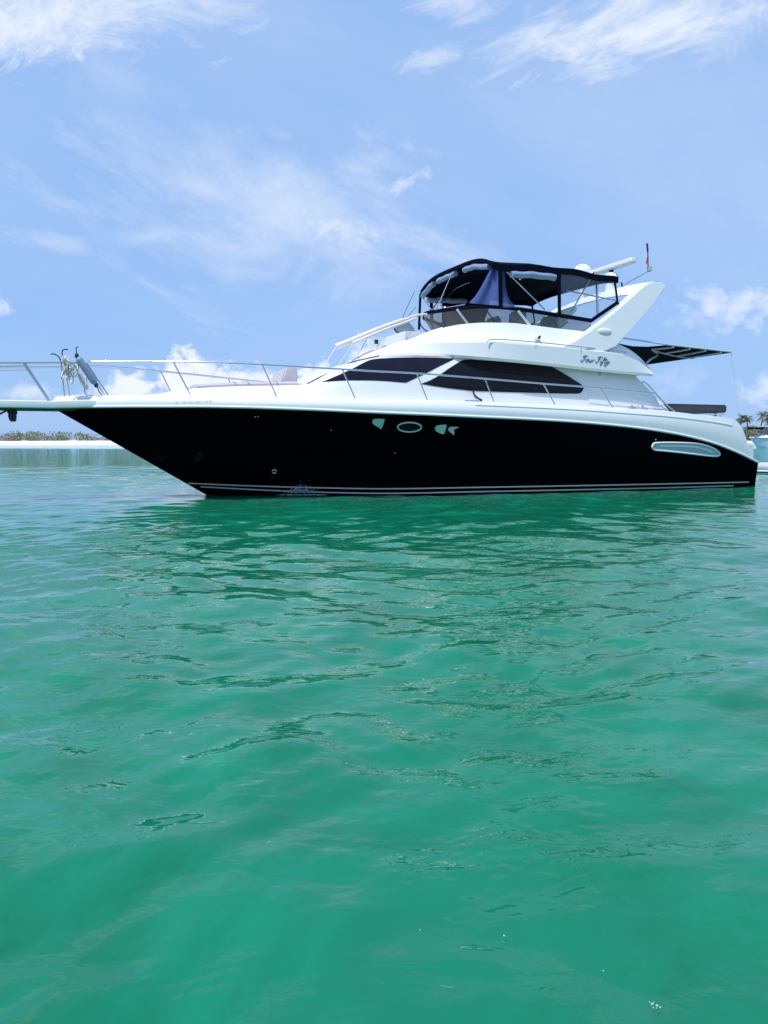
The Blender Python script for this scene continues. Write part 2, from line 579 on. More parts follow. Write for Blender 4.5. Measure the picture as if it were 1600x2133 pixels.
# ---- white topside band, rub rail, deck
TOP = [(112, 829), (200, 826), (300, 825), (400, 826.5), (500, 828.5), (600, 830), (700, 831.5), (800, 834), (900, 836), (1000, 839),
       (1100, 843), (1200, 847.5), (1300, 853), (1400, 858), (1460, 864.5), (1500, 868.5), (1522, 871.5), (1533, 876.5), (1545, 889), (1557, 920)]
bt_ = lambda s: max(bs(s) - 0.05, 0.0)
px_top = lin(112, 1500, 110) + lin(1505, 1557, 26)
rows_r, rows_m, rows_t = [], [], []
A, B1, B2, B3, T1, T2, T3, T4 = [], [], [], [], [], [], [], []
for x in px_top:
    r_, t_ = rub(x), pt(x, spl(TOP, x), bt_)
    A.append(r_)
    for lst, v in ((B1, 0.3), (B2, 0.62), (B3, 0.88)):
        q = r_.lerp(t_, v)
        q.y -= 0.035 * math.sin(math.pi * v) * clamp(bs(q.x) / 0.5)
        lst.append(q)
    T1.append(t_)
    aft = clamp((x - 1390) / 12)
    inn = max(-t_.y - 0.055 - 0.10 * aft, 0)
    T2.append(Vector((t_.x, -inn, t_.z + 0.022)))
    inn2 = max(-t_.y - 0.36 * (1 - aft) - 0.17 * aft, 0)
    T3.append(Vector((t_.x, -inn2, (t_.z + 0.03) * (1 - aft) + min(0.85, t_.z) * aft)))
    T4.append(Vector((t_.x, 0, (t_.z + 0.05) * (1 - aft) + min(0.85, t_.z) * aft)))
bm = bmesh.new()
grid(bm, [A, B1, B2, B3, T1], mirror=True)
ring = [bm.verts.new(r[-1]) for r in (A, B1, B2, B3, T1)]
ring += [bm.verts.new((v.co.x, -v.co.y, v.co.z)) for v in ring[::-1]]
bm.faces.new(ring)
topside = finish('topside', bm, M['white'], yacht, 45)
T_TOPS = surf(topside)
bm = bmesh.new()
grid(bm, [T1, T2, T3, T4], mirror=True)
deck = finish('deck', bm, M['white'], yacht, 40)
bm = bmesh.new()
tube(bm, [rub(x) + Vector((0, -0.006, 0.012)) for x in lin(114, 1579, 90)], 0.024, 8, mirror=True)
finish('rub_rail', bm, M['white'], yacht, 60)
# step line moulded along the topside aft
ribbon('moulding', T_TOPS, [(985, 843), (1100, 848), (1200, 853), (1300, 860), (1400, 868), (1500, 881), (1530, 887)], 2.2, M['white'], yacht, 990, 1525, 0.012)

# swim platform
a0, a1 = pt(1548, 922, bs), pt(1579.5, 922, bs)
bm = bmesh.new()
zt = a1.z
for pa in (0,):
    lo = Vector((a0.x - 0.25, -1.93, rz(SEND) - 0.02)); hi = Vector((SEND - 0.005, 1.93, zt))
    boxm(bm, lo, hi)
bmesh.ops.bevel(bm, geom=bm.edges, offset=0.04, segments=3, affect='EDGES')
finish('swim_platform', bm, M['white'], yacht, 40)
bm = bmesh.new()
boxm(bm, (SEND - 0.35, -2.0, rz(SEND) - 0.09), (SEND + 0.03, 2.0, rz(SEND) - 0.025))
bmesh.ops.bevel(bm, geom=bm.edges, offset=0.02, segments=2, affect='EDGES')
finish('platform_lip', bm, M['black'], yacht, 40)

# bow pulpit
p0 = pt(-150, 842, 0.40); p1 = pt(118, 841, 0.40)
zb, ztp = pt(0, 852, 0.40).z, pt(0, 832, 0.40).z
bm = bmesh.new()
rows = []
for s_, hw in [(p0.x, 0.10), (p0.x + 0.06, 0.26), (p0.x + 0.2, 0.36), (p0.x + 0.5, 0.40), (S0, 0.42), (S0 + 0.5, 0.44), (S0 + 1.3, 0.44)]:
    f = clamp((s_ - S0) / 0.95)
    z0, z1 = zb + 0.03 * f + 0.02, ztp + 0.045 * f
    sec = []
    for i in range(16):
        a = 2 * math.pi * i / 16
        cx, cz = math.cos(a), math.sin(a)
        ex = abs(cx) ** 0.22 * (1 if cx > 0 else -1); ez = abs(cz) ** 0.3 * (1 if cz > 0 else -1)
        sec.append((s_, hw * ex, (z0 + z1) / 2 + (z1 - z0) / 2 * ez))
    rows.append(sec + [sec[0]])
grid(bm, rows)
for r_ in (rows[0], rows[-1]):
    bm.faces.new([bm.verts.new(p) for p in r_[:-1]])
pulpit = finish('bow_pulpit', bm, M['white'], yacht, 50)
bm = bmesh.new()
boxm(bm, (p0.x + 0.3, -0.30, zb - 0.005), (S0 + 0.35, 0.30, zb + 0.03))  # dark slab standing in for the shade under the pulpit
finish('pulpit_underside_shade', bm, M['darkmetal'], pulpit, 0)

# ---- foredeck trunk and deckhouse
CAB = [(300, 824.5), (340, 819.5), (380, 812), (420, 808), (500, 804.5), (580, 803), (645, 800.5), (672, 785), (700, 770.5), (735, 756.5), (770, 748),
       (850, 742.5), (960, 745.5), (1060, 753), (1150, 762), (1240, 770.5), (1318, 777)]
bh = lambda s: max(bs(s) - 0.40, 0.0)
def bc(s): return bh(s) * 0.88 - 0.03
def house(name, x0, x1, n, parent, aft=False):
    base, m1, m2, sh, cen = [], [], [], [], []
    for x in lin(x0, x1, n):
        b_ = pt(x, spl(TOP, x), bh)
        b_.z += 0.0
        c_ = pt(x, spl(CAB, x), lambda s: max(bc(s), 0.0))
        b_.z = min(b_.z, c_.z - 0.01)
        base.append(Vector((b_.x, b_.y, b_.z)))
        for lst, v, bulge in ((m1, .35, .05), (m2, .7, .06)):
            q = b_.lerp(c_, v); q.y -= bulge * clamp((c_.z - b_.z) / 0.5); lst.append(q)
        sh.append(c_)
        cen.append(Vector((c_.x, 0, c_.z + 0.03)))
    bm = bmesh.new()
    grid(bm, [base, m1, m2, sh, cen], mirror=True)
    if aft:
        # the raked wing behind the saloon, down to the cockpit coaming
        e0 = [base[-1], m1[-1], m2[-1], sh[-1]]
        zl = pt(1396, 857, bh)
        rowsw = []
        for i in range(9):
            t = i / 8
            rr = []
            for j in range(4):
                top_ = sh[-1].lerp(zl, t); bot_ = base[-1].lerp(zl, t)
                v = j / 3
                q = bot_.lerp(top_, v)
                q.y -= 0.05 * math.sin(math.pi * v) * (1 - t)
                rr.append(q)
            rowsw.append(rr)
        rowsw[0] = e0
        grid(bm, rowsw, mirror=True)
        inner = [[Vector((p.x, p.y + 0.14, p.z)) for p in r] for r in rowsw]
        grid(bm, inner, mirror=True)
        grid(bm, [[r[-1] for r in rowsw], [r[-1] for r in inner]], mirror=True)
        bk = [Vector((sh[-1].x - 0.15, p.y, p.z)) for p in (base[-1], sh[-1])]
        f = [bm.verts.new(bk[0]), bm.verts.new(bk[1]), bm.verts.new((bk[1].x, -bk[1].y, bk[1].z)), bm.verts.new((bk[0].x, -bk[0].y, bk[0].z))]
        bm.faces.new(f)
    return finish(name, bm, M['white'], parent, 38)
trunk = house('cabin_trunk', 300, 650, 50, yacht)
saloon = house('deckhouse', 644, 1318, 110, yacht, aft=True)
T_SAL = surf(saloon)
W1T = [(670, 796), (702, 783), (737, 767), (760, 754.5), (773, 749.3), (790, 747.2), (824, 745.3), (865, 744.3), (910, 745), (947, 747)]
W1B = [(670, 796.3), (700, 793.5), (730, 792.3), (775, 792.5), (809, 794.2), (845, 797.5), (880, 781), (947, 747.6)]
patch('side_window', T_SAL, W1T, W1B, 0.007, M['curtained'], yacht, 60, 6, straight=True)
W2T = [(877, 799.6), (893, 794), (910, 785), (930, 771), (950, 758), (962, 751), (975, 748.6), (1060, 755), (1148, 763), (1180, 781.5), (1206, 798), (1214, 803), (1216, 808)]
W2B = [(877, 800), (932, 808.6), (980, 814), (1035, 816.3), (1145, 819.4), (1200, 820.3), (1208, 819.5), (1213, 816.5), (1216, 809)]
w2 = patch('side_window', T_SAL, W2T, W2B, 0.007, M['glass'], yacht, 70, 6, straight=True)
# raised fairing behind the long window
FT = [(1160, 765.5), (1200, 769), (1240, 772), (1256, 781), (1275, 797), (1295, 815), (1318, 829), (1345, 837), (1380, 844)]
FB = [(1160, 767.5), (1184, 782), (1212, 800), (1221, 806), (1223, 816), (1226, 838), (1260, 842), (1300, 845.5), (1345, 849), (1380, 852.5)]
patch('side_fairing', T_SAL, FT, FB, 0.012, M['white'], yacht, 50, 6)
# courtesy light under the overhang
patch('courtesy_light', T_SAL, [(1245, 772.5), (1252, 773)], [(1245, 783), (1252, 783.5)], 0.014, M['alloy'], yacht, 3, 3)

# ---- flybridge moulding
SF = pt(718, 760, 0.0).x
def be(s, B=1.86):
    t = clamp((s - SF) / 3.0)
    return B * (1 - (1 - t) ** 2.4)
EAVE = [(718, 762), (745, 753), (773, 745), (820, 737.5), (865, 735), (910, 736.5), (960, 740), (1060, 748), (1150, 757.5), (1250, 768.5), (1362, 779)]
KNU = [(718, 760), (745, 748.5), (773, 739), (820, 727), (865, 719), (920, 713.5), (1015, 713), (1100, 718.5), (1200, 728), (1300, 739), (1340, 760), (1362, 777.5)]
CTOP = [(718, 759), (760, 742), (800, 726), (830, 715), (860, 707), (885, 696.5), (910, 687), (935, 680), (960, 675.5), (1010, 672), (1060, 672.5), (1110, 677.5),
        (1160, 684), (1217, 690.5), (1250, 699), (1280, 713), (1310, 727), (1335, 746), (1350, 763), (1362, 776.5)]
def taper(s): return 0.0
rowsF = [[] for _ in range(9)]
for x in lin(718.5, 1361.5, 130):
    e = pt(x, spl(EAVE, x), be)
    k_ = pt(x, spl(KNU, x), lambda s: max(be(s) - 0.03, 0))
    c_ = pt(x, spl(CTOP, x), lambda s: be(s, 1.86) * 0.80)
    k_.z = max(k_.z, e.z + 0.004); c_.z = max(c_.z, k_.z + 0.004)
    u0 = Vector((e.x, min(e.y + 0.30, 0), e.z - 0.0))
    u1 = Vector((e.x, min(e.y + 0.05, 0), e.z - 0.045))
    q1 = k_.lerp(c_, 0.22); q1.y += 0.085 * clamp(be(k_.x))
    q2 = k_.lerp(c_, 0.62); q2.y += 0.05 * clamp(be(k_.x))
    inner = Vector((c_.x, min(c_.y + 0.10, 0), c_.z + 0.004))
    zf = min(c_.z, max(e.z + 0.12, c_.z - 0.55)) if c_.x > pt(930, 681, 1.2).x else c_.z + 0.02
    fl = Vector((c_.x, min(c_.y + 0.14, 0), zf))
    ce = Vector((c_.x, 0, zf + 0.01))
    for lst, q in zip(rowsF, (u0, u1, e, k_, q1, q2, c_, inner, fl)): lst.append(q)
    rowsF[-1][-1] = fl
    if len(rowsF) == 9: rowsF.append([])
    rowsF[9].append(ce)
bm = bmesh.new()
grid(bm, rowsF, mirror=True)
grid(bm, [rowsF[0], [Vector((p.x, 0, p.z)) for p in rowsF[0]]], mirror=True)
fly = finish('flybridge', bm, M['white'], yacht, 32)
T_FLY = surf(fly)

# grab rail along the knuckle
bm = bmesh.new()
GR = [(1013, 713.5), (1030, 712), (1117, 718), (1210, 727.5), (1296, 736), (1300, 739)]
P = [hit(T_FLY, x, y, 0.05) for x, y in GR]
tube(bm, P, 0.010, 8, k=4)
for x, y in ((1115, 718), (1209, 727.5), (1298, 737)):
    tube(bm, [hit(T_FLY, x, y, 0.05), hit(T_FLY, x + 1, y + 8, 0.0)], 0.008, 6)
finish('grab_rail', bm, M['chrome'], yacht, 60)
# brow rail ahead of the flybridge
bm = bmesh.new()
P = [pt(x, y, b_) for x, y, b_ in ((716, 765, .75), (722, 759, .8), (745, 751, .95), (790, 741, 1.2))]
tube(bm, P, 0.011, 8, k=4)
P = [pt(x, y, b_) for x, y, b_ in ((640, 799.5, 1.2), (662, 788, 1.2), (690, 776, 1.2), (692, 783, 1.25))]
tube(bm, P, 0.012, 8, k=3)
pieces('brow_rail', bm, M['darkmetal'], yacht, 60)

# spot lamp on the coaming
bm = bmesh.new(); c = hit(T_FLY, 1117, 706, 0.045); ball(bm, c, 0.06, 0.06, 0.064)
lamp = finish('spot_lamp', bm, M['white'], yacht, 60)
bm = bmesh.new(); ball(bm, c + Vector((0.012, -0.050, 0.0)), 0.032, 0.02, 0.032, 12, 8)
finish('lens', bm, M['darkmetal'], lamp, 60)

# lettering drawn as pen strokes on the moulding
def strokes(name, tree, words, x0, y0, size, slope, pen, material, slant=0.35, lift=0.004):
    bm = bmesh.new()
    for line in words:
        pts = smooth_path([(a, b, 0) for a, b in line], 5)
        P = []
        for p in pts:
            x = x0 + (p.x + p.y * slant) * size
            y = y0 - p.y * size + (p.x * size) * slope
            h = hit(tree, x, y, lift)
            if h is not None: P.append(h)
        if len(P) > 1: tube(bm, P, pen, 5)
    return finish(name, bm, material, yacht, 60)
four_fifty = [
    # F o u r
    [(0.55, .95), (0.2, .85), (0.1, .95), (.45, 1.12), (.95, 1.05)], [(.55, 1.05), (.45, .5), (.2, 0.0), (-.1, .1), (.05, .3)], [(.25, .55), (.65, .6)],
    [(1.05, .5), (.8, .35), (.85, .05), (1.1, .05), (1.2, .35), (1.05, .5), (1.25, .45), (1.4, .48)],
    [(1.45, .5), (1.4, .1), (1.55, .02), (1.75, .2), (1.8, .5), (1.78, .08), (1.95, .05)],
    [(2.0, .45), (2.02, .05)], [(2.02, .3), (2.15, .5), (2.35, .45)],
    # F i f t y
    [(3.25, .95), (2.9, .85), (2.8, .95), (3.15, 1.12), (3.65, 1.05)], [(3.25, 1.05), (3.15, .5), (2.9, 0.0), (2.6, .1), (2.75, .3)], [(2.95, .55), (3.35, .6)],
    [(3.6, .5), (3.56, .08), (3.75, .1)], [(3.62, .75), (3.66, .78)],
    [(3.75, .1), (4.1, .7), (4.15, 1.05), (3.98, .9), (3.9, 0), (3.75, -.45), (3.65, -.3), (4.05, .1)],
    [(4.4, .95), (4.28, .1), (4.42, .02), (4.55, .12)], [(4.1, .6), (4.7, .68)],
    [(4.65, .48), (4.66, .12), (4.85, .12), (5.0, .48), (4.85, -.2), (4.6, -.5), (4.4, -.38), (4.7, -.05), (5.3, .2)],
]
strokes('name_lettering', T_FLY, four_fifty, 1210, 753, 11.3, 0.075, 0.0050, M['ink'])
sea_ray = [
    [(.6, .9), (.2, .8), (.3, .5), (.5, .2), (.1, 0), (-.2, .1)], [(.7, .2), (1.0, .4), (.8, .45), (.75, .1), (1.0, .05), (1.2, .3), (1.4, .45), (1.25, .1), (1.5, .1), (1.9, .95)],
    [(2.6, .0), (2.8, .9), (3.2, .8), (2.9, .5), (3.3, .0)], [(3.7, .4), (3.5, .1), (3.75, .1), (3.85, .4), (3.9, .05), (4.1, .4)], [(4.2, .4), (4.25, .05), (4.5, .4), (4.3, -.4), (4.0, -.3)],
]
strokes('maker_lettering', T_SAL, sea_ray, 1310, 851.5, 8.5, 0.05, 0.007, M['grey_ink'], lift=0.016)
# registration along the bow, very pale, a darker P at its end
def glyphs(name, tree, text, x0, y0, size, adv, material, slope=0.0):
    G = {'Z': [[(0, 1), (.6, 1), (0, 0), (.6, 0)]], 'U': [[(0, 1), (0, .1), (.3, 0), (.6, .1), (.6, 1)]], 'N': [[(0, 0), (0, 1), (.6, 0), (.6, 1)]],
         'O': [[(0, .5), (.05, .95), (.55, .95), (.6, .5), (.55, .05), (.05, .05), (0, .5)]], 'A': [[(0, 0), (.3, 1), (.6, 0)], [(.12, .4), (.48, .4)]],
         '4': [[(.45, 0), (.45, 1), (0, .35), (.65, .35)]], '-': [[(.1, .5), (.5, .5)]], 'P': [[(0, 0), (0, 1), (.5, .95), (.6, .75), (.5, .5), (0, .5)]],
         'D': [[(0, 0), (0, 1), (.4, .95), (.6, .5), (.4, .05), (0, 0)]], 'I': [[(.3, 0), (.3, 1)]]}
    bm = bmesh.new()
    for i, ch in enumerate(text):
        for ln in G.get(ch, []):
            P = [hit(tree, x0 + i * adv + a * size, y0 - b * size + i * adv * slope, 0.004) for a, b in ln]
            P = [p for p in P if p is not None]
            if len(P) > 1: tube(bm, P, 0.004, 5)
    return finish(name, bm, material, yacht, 60)
glyphs('registration_lettering', T_TOPS, 'ZIUNONDA-4', 366, 838.5, 7.5, 6.9, M['pale_ink'], 0.01)
glyphs('registration_letter', T_TOPS, 'P', 437, 838.5, 7.0, 7, M['grey_ink'])

# ---- windscreen and enclosure
SWF = pt(889, 653, 0.05).x
def bwn(s, B=1.50):
    t = clamp((s - SWF) / 2.0)
    return B * (1 - (1 - t) ** 2.0) ** 0.62
SWB = pt(908, 689, 0.05).x
def bwb(s, B=1.46):
    t = clamp((s - SWB) / 2.0)
    return B * (1 - (1 - t) ** 2.0) ** 0.62
BT = [(889, 652), (900, 650), (925, 646.5), (971, 640.5), (1004, 638.5), (1042, 640), (1080, 644), (1154, 655.5), (1231, 668)]
WB = [(909, 689), (920, 686), (935, 682), (960, 677.5), (1010, 674), (1060, 674.5), (1110, 679.5), (1160, 686), (1231, 694)]
def ring_from(line, f, n, x1):
    P = []
    xs = [line[0][0] + (x1 - line[0][0]) * (i / (n - 1)) ** 1.6 for i in range(n)]
    for x in xs: P.append(pt(x, spl(line, x), f))
    P[0].y = 0.0
    return P
rt, rb = ring_from(BT, bwn, 50, 1231), ring_from(WB, bwb, 50, 1231)
bm = bmesh.new()
grid(bm, [rb, [p.lerp(q, .5) for p, q in zip(rb, rt)], rt], mirror=True)
wind = finish('windscreen', bm, M['smoke'], yacht, 60)
bm = bmesh.new()
band = [[Vector((p.x, p.y - 0.012, p.z + dz)) for p in rt] for dz in (-0.035, 0.04)]
band2 = [[Vector((p.x, min(p.y + 0.012, 0), p.z + dz)) for p in rt] for dz in (0.04, -0.035)]
grid(bm, band + band2 + [band[0]], mirror=True)
finish('lower_band', bm, M['canvas'], yacht, 40)
for (xa, ya, xb, yb) in ((952, 644, 975, 674), (1080, 648, 1103, 677)):
    bm = bmesh.new()
    tube(bm, [pt(xa, ya, lambda s: bwn(s) + .02), pt(xb, yb, lambda s: bwb(s) + .02)], 0.024, 8, mirror=True)
    pieces('post', bm, M['white'], wind, 60)
bm = bmesh.new()
for (xa, ya, xb, yb, b_) in ((1013, 645, 1030, 670, 1.35), (1150, 662, 1165, 685, 1.4), (1165, 685, 1183, 670, 1.4)):
    tube(bm, [pt(xa, ya, b_), pt(xb, yb, b_)], 0.012, 6)
pieces('brace', bm, M['darkmetal'], wind, 60)

# canopy: port edge from the forward corner aft, mirrored; crowned across
NEAR = [(1021, 546), (1045, 549.5), (1081, 550), (1113, 551), (1144, 555), (1193, 560), (1239, 570.5), (1277, 574.5), (1284, 577)]
BC = 1.50
port = [pt(x, spl(NEAR, x), BC) for x in lin(1021, 1284, 24)]
rows = []
nl = 17
for p_i, p in enumerate(port):
    r_ = []
    fr = p_i / (len(port) - 1)
    for j in range(nl):
        w = -1 + 2 * j / (nl - 1)
        crown = (0.215 - 0.12 * min(1, fr * 1.6)) * (1 - abs(w) ** 4)
        bow = -0.05 * w
        sag = -0.012 * math.sin(fr * math.pi * 3) ** 2
        r_.append(Vector((p.x + bow, w * BC, p.z + crown + sag)))
    rows.append(r_)
bm = bmesh.new()
grid(bm, rows)
lower = [[Vector((q.x, q.y * 0.995, q.z - 0.02)) for q in r_] for r_ in rows]
grid(bm, lower)
canopy = finish('canopy', bm, M['canvas'], yacht, 50)
# valance all round
edge = [r_[0] for r_ in rows] + rows[-1][1:] + [r_[-1] for r_ in rows[::-1][1:]] + rows[0][::-1][1:]
nF = len(rows)
def drop(i): 
    return 0.13
bm = bmesh.new()
o1 = [Vector((p.x, p.y * 1.004, p.z + 0.004)) for p in edge]
hang = lambda p: 0.06 if p.x < port[0].x + .09 and abs(p.y) < BC * .995 else 0.115
o2 = [Vector((p.x, p.y * 1.004, p.z - hang(p))) for p in edge]
i2 = [Vector((p.x, p.y * 0.988, p.z - hang(p))) for p in edge]
i1 = [Vector((p.x, p.y * 0.988, p.z + 0.004)) for p in edge]
grid(bm, [o1, o2, i2, i1, o1])
finish('valance', bm, M['canvas'], canopy, 50)
front = rows[0]
fl_ = lambda w: front[int(round((w + 1) / 2 * (nl - 1)))]
# rolled clear curtains under the edges
def roll(P, r_=0.058):
    bm = bmesh.new()
    Q = smooth_path(P, 5)
    for i, q in enumerate(Q):
        Q[i] = q + Vector((0, 0, 0.008 * math.sin(i * 1.7)))
    tube(bm, Q, r_, 10)
    return finish('rolled_curtain', bm, M['vinyl_roll'], canopy, 60)
dn = Vector((0.05, 0, -0.125))
roll([fl_(-.88) + dn, fl_(-.55) + dn, fl_(-.2) + dn])
roll([fl_(-.02) + dn, fl_(.25) + dn, fl_(.5) + dn])
roll([fl_(.62) + dn, fl_(.78) + dn, fl_(.97) + dn])
roll([port[4] + Vector((0, .03, -.19)), port[8] + Vector((0, .03, -.19)), port[12] + Vector((0, .03, -.19))], 0.065)
stb = lambda i, dz=-.19: Vector((port[i].x, BC - .03, port[i].z + dz))
roll([stb(1), stb(5), stb(9)], 0.06)
# border strips between the curtains
def strip(name, a, b, w, material, parent, depth=0.012):
    bm = bmesh.new()
    d = (b - a).normalized()
    side = d.cross(Vector((0, 1, 0))).normalized() * w / 2
    nrm = Vector((0, depth, 0))
    vs = []
    for base in (a, b):
        vs.append([base - side - nrm, base + side - nrm, base + side + nrm, base - side + nrm])
    grid(bm, [vs[0] + [vs[0][0]], vs[1] + [vs[1][0]]])
    for f in vs: bm.faces.new([bm.verts.new(p) for p in f])
    return finish(name, bm, material, parent, 0)
def both(name, a, b, w):
    for sg in (1, -1):
        strip(name, Vector((a.x, a.y * sg, a.z)), Vector((b.x, b.y * sg, b.z)), w, M['canvas'], canopy)
both('curtain_border', pt(1042, 552, BC), pt(1043, 641, BC), 0.075)
both('curtain_border', pt(1164.5, 560, BC), pt(1165.5, 658, BC), 0.065)
both('curtain_border', pt(1280, 580, BC), pt(1286.5, 630, BC), 0.035)
both('curtain_border', pt(1230, 669, BC), pt(1288, 629, BC + .02), 0.07)
# clear side curtain aft, drawn-back curtains at the forward corner
def sheet(name, outline, material, parent, mirror=False, thick=0.004, sub=6):
    bm = bmesh.new()
    P = [pt(x, y, b_) for x, y, b_ in outline]
    c = sum(P, Vector()) / len(P)
    ringP = smooth_path(P + [P[0]], 3)[:-1]
    for sg in ((1, -1) if mirror else (1,)):
        f = lambda q: Vector((q.x, q.y * sg, q.z))
        cv = bm.verts.new(f(c))
        vs = [bm.verts.new(f(q)) for q in ringP]
        mid = [bm.verts.new(f(q.lerp(c, .5))) for q in ringP]
        n = len(vs)
        for i in range(n):
            bm.faces.new((vs[i], vs[(i + 1) % n], mid[(i + 1) % n], mid[i]))
            bm.faces.new((mid[i], mid[(i + 1) % n], cv))
    return finish(name, bm, material, parent, 60)
def quad_sheet(name, a, b, c, d, material, parent, mirror=False):
    bm = bmesh.new()
    top = [a.lerp(b, i / 8) for i in range(9)]; bot = [d.lerp(c, i / 8) for i in range(9)]
    grid(bm, [top, [p.lerp(q, .5) for p, q in zip(top, bot)], bot], mirror)
    return finish(name, bm, material, parent, 60)
quad_sheet('side_curtain', pt(1168, 566, BC), pt(1279, 585, BC), pt(1286, 631, BC), pt(1168, 657, BC), M['vinyl'], canopy)
bm = bmesh.new()
P = [pt(x, y, BC) for x, y in ((1231, 666), (1286, 631), (1168, 656))]
bm.faces.new([bm.verts.new(p) for p in P])
finish('side_curtain', bm, M['vinyl'], canopy, 0)
LEFT = [(1026, 553), (1019, 566), (1010, 583), (1001, 600), (990, 617), (977, 631)]
RIGHT = [(1040, 553), (1040, 572), (1040, 590), (1040, 607), (1040, 622), (1040, 637)]
rws = []
for (xl, yl), (xr, yr) in zip(LEFT, RIGHT):
    w_ = []
    for j in range(9):
        t = j / 8
        b_ = 1.48 - 0.42 * (1040 - (xl + (xr - xl) * t)) / 63 + 0.03 * math.sin(t * 9)
        w_.append(pt(xl + (xr - xl) * t, yl + (yr - yl) * t, b_))
    rws.append(w_)
bm = bmesh.new(); grid(bm, rws)
finish('drawn_curtain', bm, M['drape'], canopy, 60)
LEFT = [(1046, 556), (1046, 575), (1046, 595), (1046, 612), (1046, 626), (1046, 640)]
RIGHT = [(1052, 556), (1051.5, 575), (1053, 597), (1057, 614), (1064, 628), (1076, 641)]
rws = [[pt(xl + (xr - xl) * j / 4, yl + (yr - yl) * j / 4, BC - .02 + .02 * math.sin(j * 1.8)) for j in range(5)] for (xl, yl), (xr, yr) in zip(LEFT, RIGHT)]
bm = bmesh.new(); grid(bm, rws)
finish('drawn_curtain', bm, M['drape'], canopy, 60)
# black canvas curtain let down on the far side
P = [Vector((port[i].x, BC - .02, port[i].z - .1)) for i in (4, 6, 8, 10, 12, 14)]
zlow = [0.95, 0.98, 1.0, 0.98, 0.75, 0.15]
bm = bmesh.new()
grid(bm, [P, [p + Vector((0, 0, -z_ * .5)) for p, z_ in zip(P, zlow)], [p + Vector((0, 0, -z_)) for p, z_ in zip(P, zlow)]])
finish('far_curtain', bm, M['canvas'], canopy, 60)
# frame bows and stays
bm = bmesh.new()
def tp(*pts_, r=0.013, k=1):
    tube(bm, [pt(*p) for p in pts_], r, 7, k=k)
tp((946, 560, -.1), (933, 590, .1), (919, 622, .25), (908, 645, .35))
tp((990, 583, -1.0), (950, 600, -.7), (928, 622, -.3), (921, 628, 0.1), (918, 634, .25), (922, 640, .3), (935, 640, .4), (968, 634, .8), k=3, r=0.012)
tp((1056, 566, 1.3), (1095, 605, 1.3), (1135, 645, 1.3))
tp((1104, 562, 1.2), (1083, 582, 1.3))
tp((1243, 578, .7), (1245, 662, .7), r=0.03)
tp((1238, 566, 1.35), (1190, 650, 0.4))
tp((1180, 605, .9), (1284, 626, 1.4))
tp((880, 620, -.9), (900, 646, -.2))
tp((912, 628, -.6), (900, 646, -.2))
pieces('frame_tube', bm, M['chrome'], canopy, 60)
# starboard forward border, lacing lines down to the bow shade
strip('curtain_border', fl_(.99) + Vector((0, 0, -.06)), fl_(.99) + Vector((-.03, 0, -.85)), 0.05, M['canvas'], canopy)

# bridge furniture seen through the screens
def seat_(s, l, z):
    bm = bmesh.new()
    boxm(bm, (s, l - .28, z), (s + .5, l + .28, z + .35))
    boxm(bm, (s + .42, l - .28, z + .30), (s + .55, l + .28, z + .78))
    bmesh.ops.bevel(bm, geom=bm.edges, offset=0.05, segments=3, affect='EDGES')
    return finish('helm_seat', bm, M['seat'], yacht, 50)
zf = pt(1100, 690, 1.3).z - 0.25
seat_(port[6].x, -.55, zf); seat_(port[6].x, .45, zf); seat_(port[14].x, -.2, zf)
bm = bmesh.new()
hs = SWB + 0.75
grid(bm, [[Vector((hs, l, zf - .1)) for l in lin(-.9, .9, 5)], [Vector((hs + .05, l, zf + .42)) for l in lin(-.9, .9, 5)],
          [Vector((hs + .55, l, zf + .36)) for l in lin(-.9, .9, 5)], [Vector((hs + .6, l, zf - .1)) for l in lin(-.9, .9, 5)]])
finish('helm_console', bm, M['seat'], yacht, 30)
# locker and wing screen at the forward end of the bridge
bm = bmesh.new()
c0 = pt(819, 706, -.55)
boxm(bm, (c0.x, -0.05, c0.z - .22), (c0.x + .55, 1.0, c0.z + .09))
bmesh.ops.bevel(bm, geom=bm.edges, offset=0.02, segments=2, affect='EDGES')
finish('bridge_locker', bm, M['white'], yacht, 40)
P = [pt(x, y, -.55) for x, y in ((822, 681), (828, 676), (852, 671), (862, 682), (868, 697), (836, 697), (824, 689))]
bm = bmesh.new(); bm.faces.new([bm.verts.new(p) for p in P])
wing = finish('wing_screen', bm, M['green_glass'], yacht, 0)
bm = bmesh.new(); tube(bm, [P[2], P[1], P[0], P[6], P[5]], 0.016, 8, k=4)
finish('rim', bm, M['darkmetal'], wing, 60)

# ---- radar arch
def ba(py): return 1.60 + 0.20 * clamp((py - 590) / 130)
ARO = [(1170, 724), (1196, 711), (1228, 690), (1260, 666), (1290, 641), (1322, 612), (1342, 595), (1352, 589), (1364, 586.5), (1378, 587), (1386, 592),
       (1386, 600), (1378, 611), (1350, 645), (1320, 679), (1294, 711), (1284, 722), (1250, 736), (1200, 730)]
outer = [pt(x, y, ba(y)) for x, y in ARO]
bm = bmesh.new()
for sg in (1, -1):
    vo = [bm.verts.new((p.x, p.y * sg, p.z)) for p in outer]
    vi = [bm.verts.new((p.x + .0, (p.y + 0.24) * sg, p.z)) for p in outer]
    fo = bm.faces.new(vo); fi = bm.faces.new(vi[::-1])
    n = len(vo)
    for i in range(n): bm.faces.new((vo[i], vi[i], vi[(i + 1) % n], vo[(i + 1) % n]))
bmesh.ops.recalc_face_normals(bm, faces=bm.faces)
es = [e for e in bm.edges if all(abs(abs(v.co.y) - abs(e.verts[0].co.y)) < 0.05 for v in e.verts)]
bmesh.ops.bevel(bm, geom=es, offset=0.055, segments=4, affect='EDGES', clamp_overlap=True)
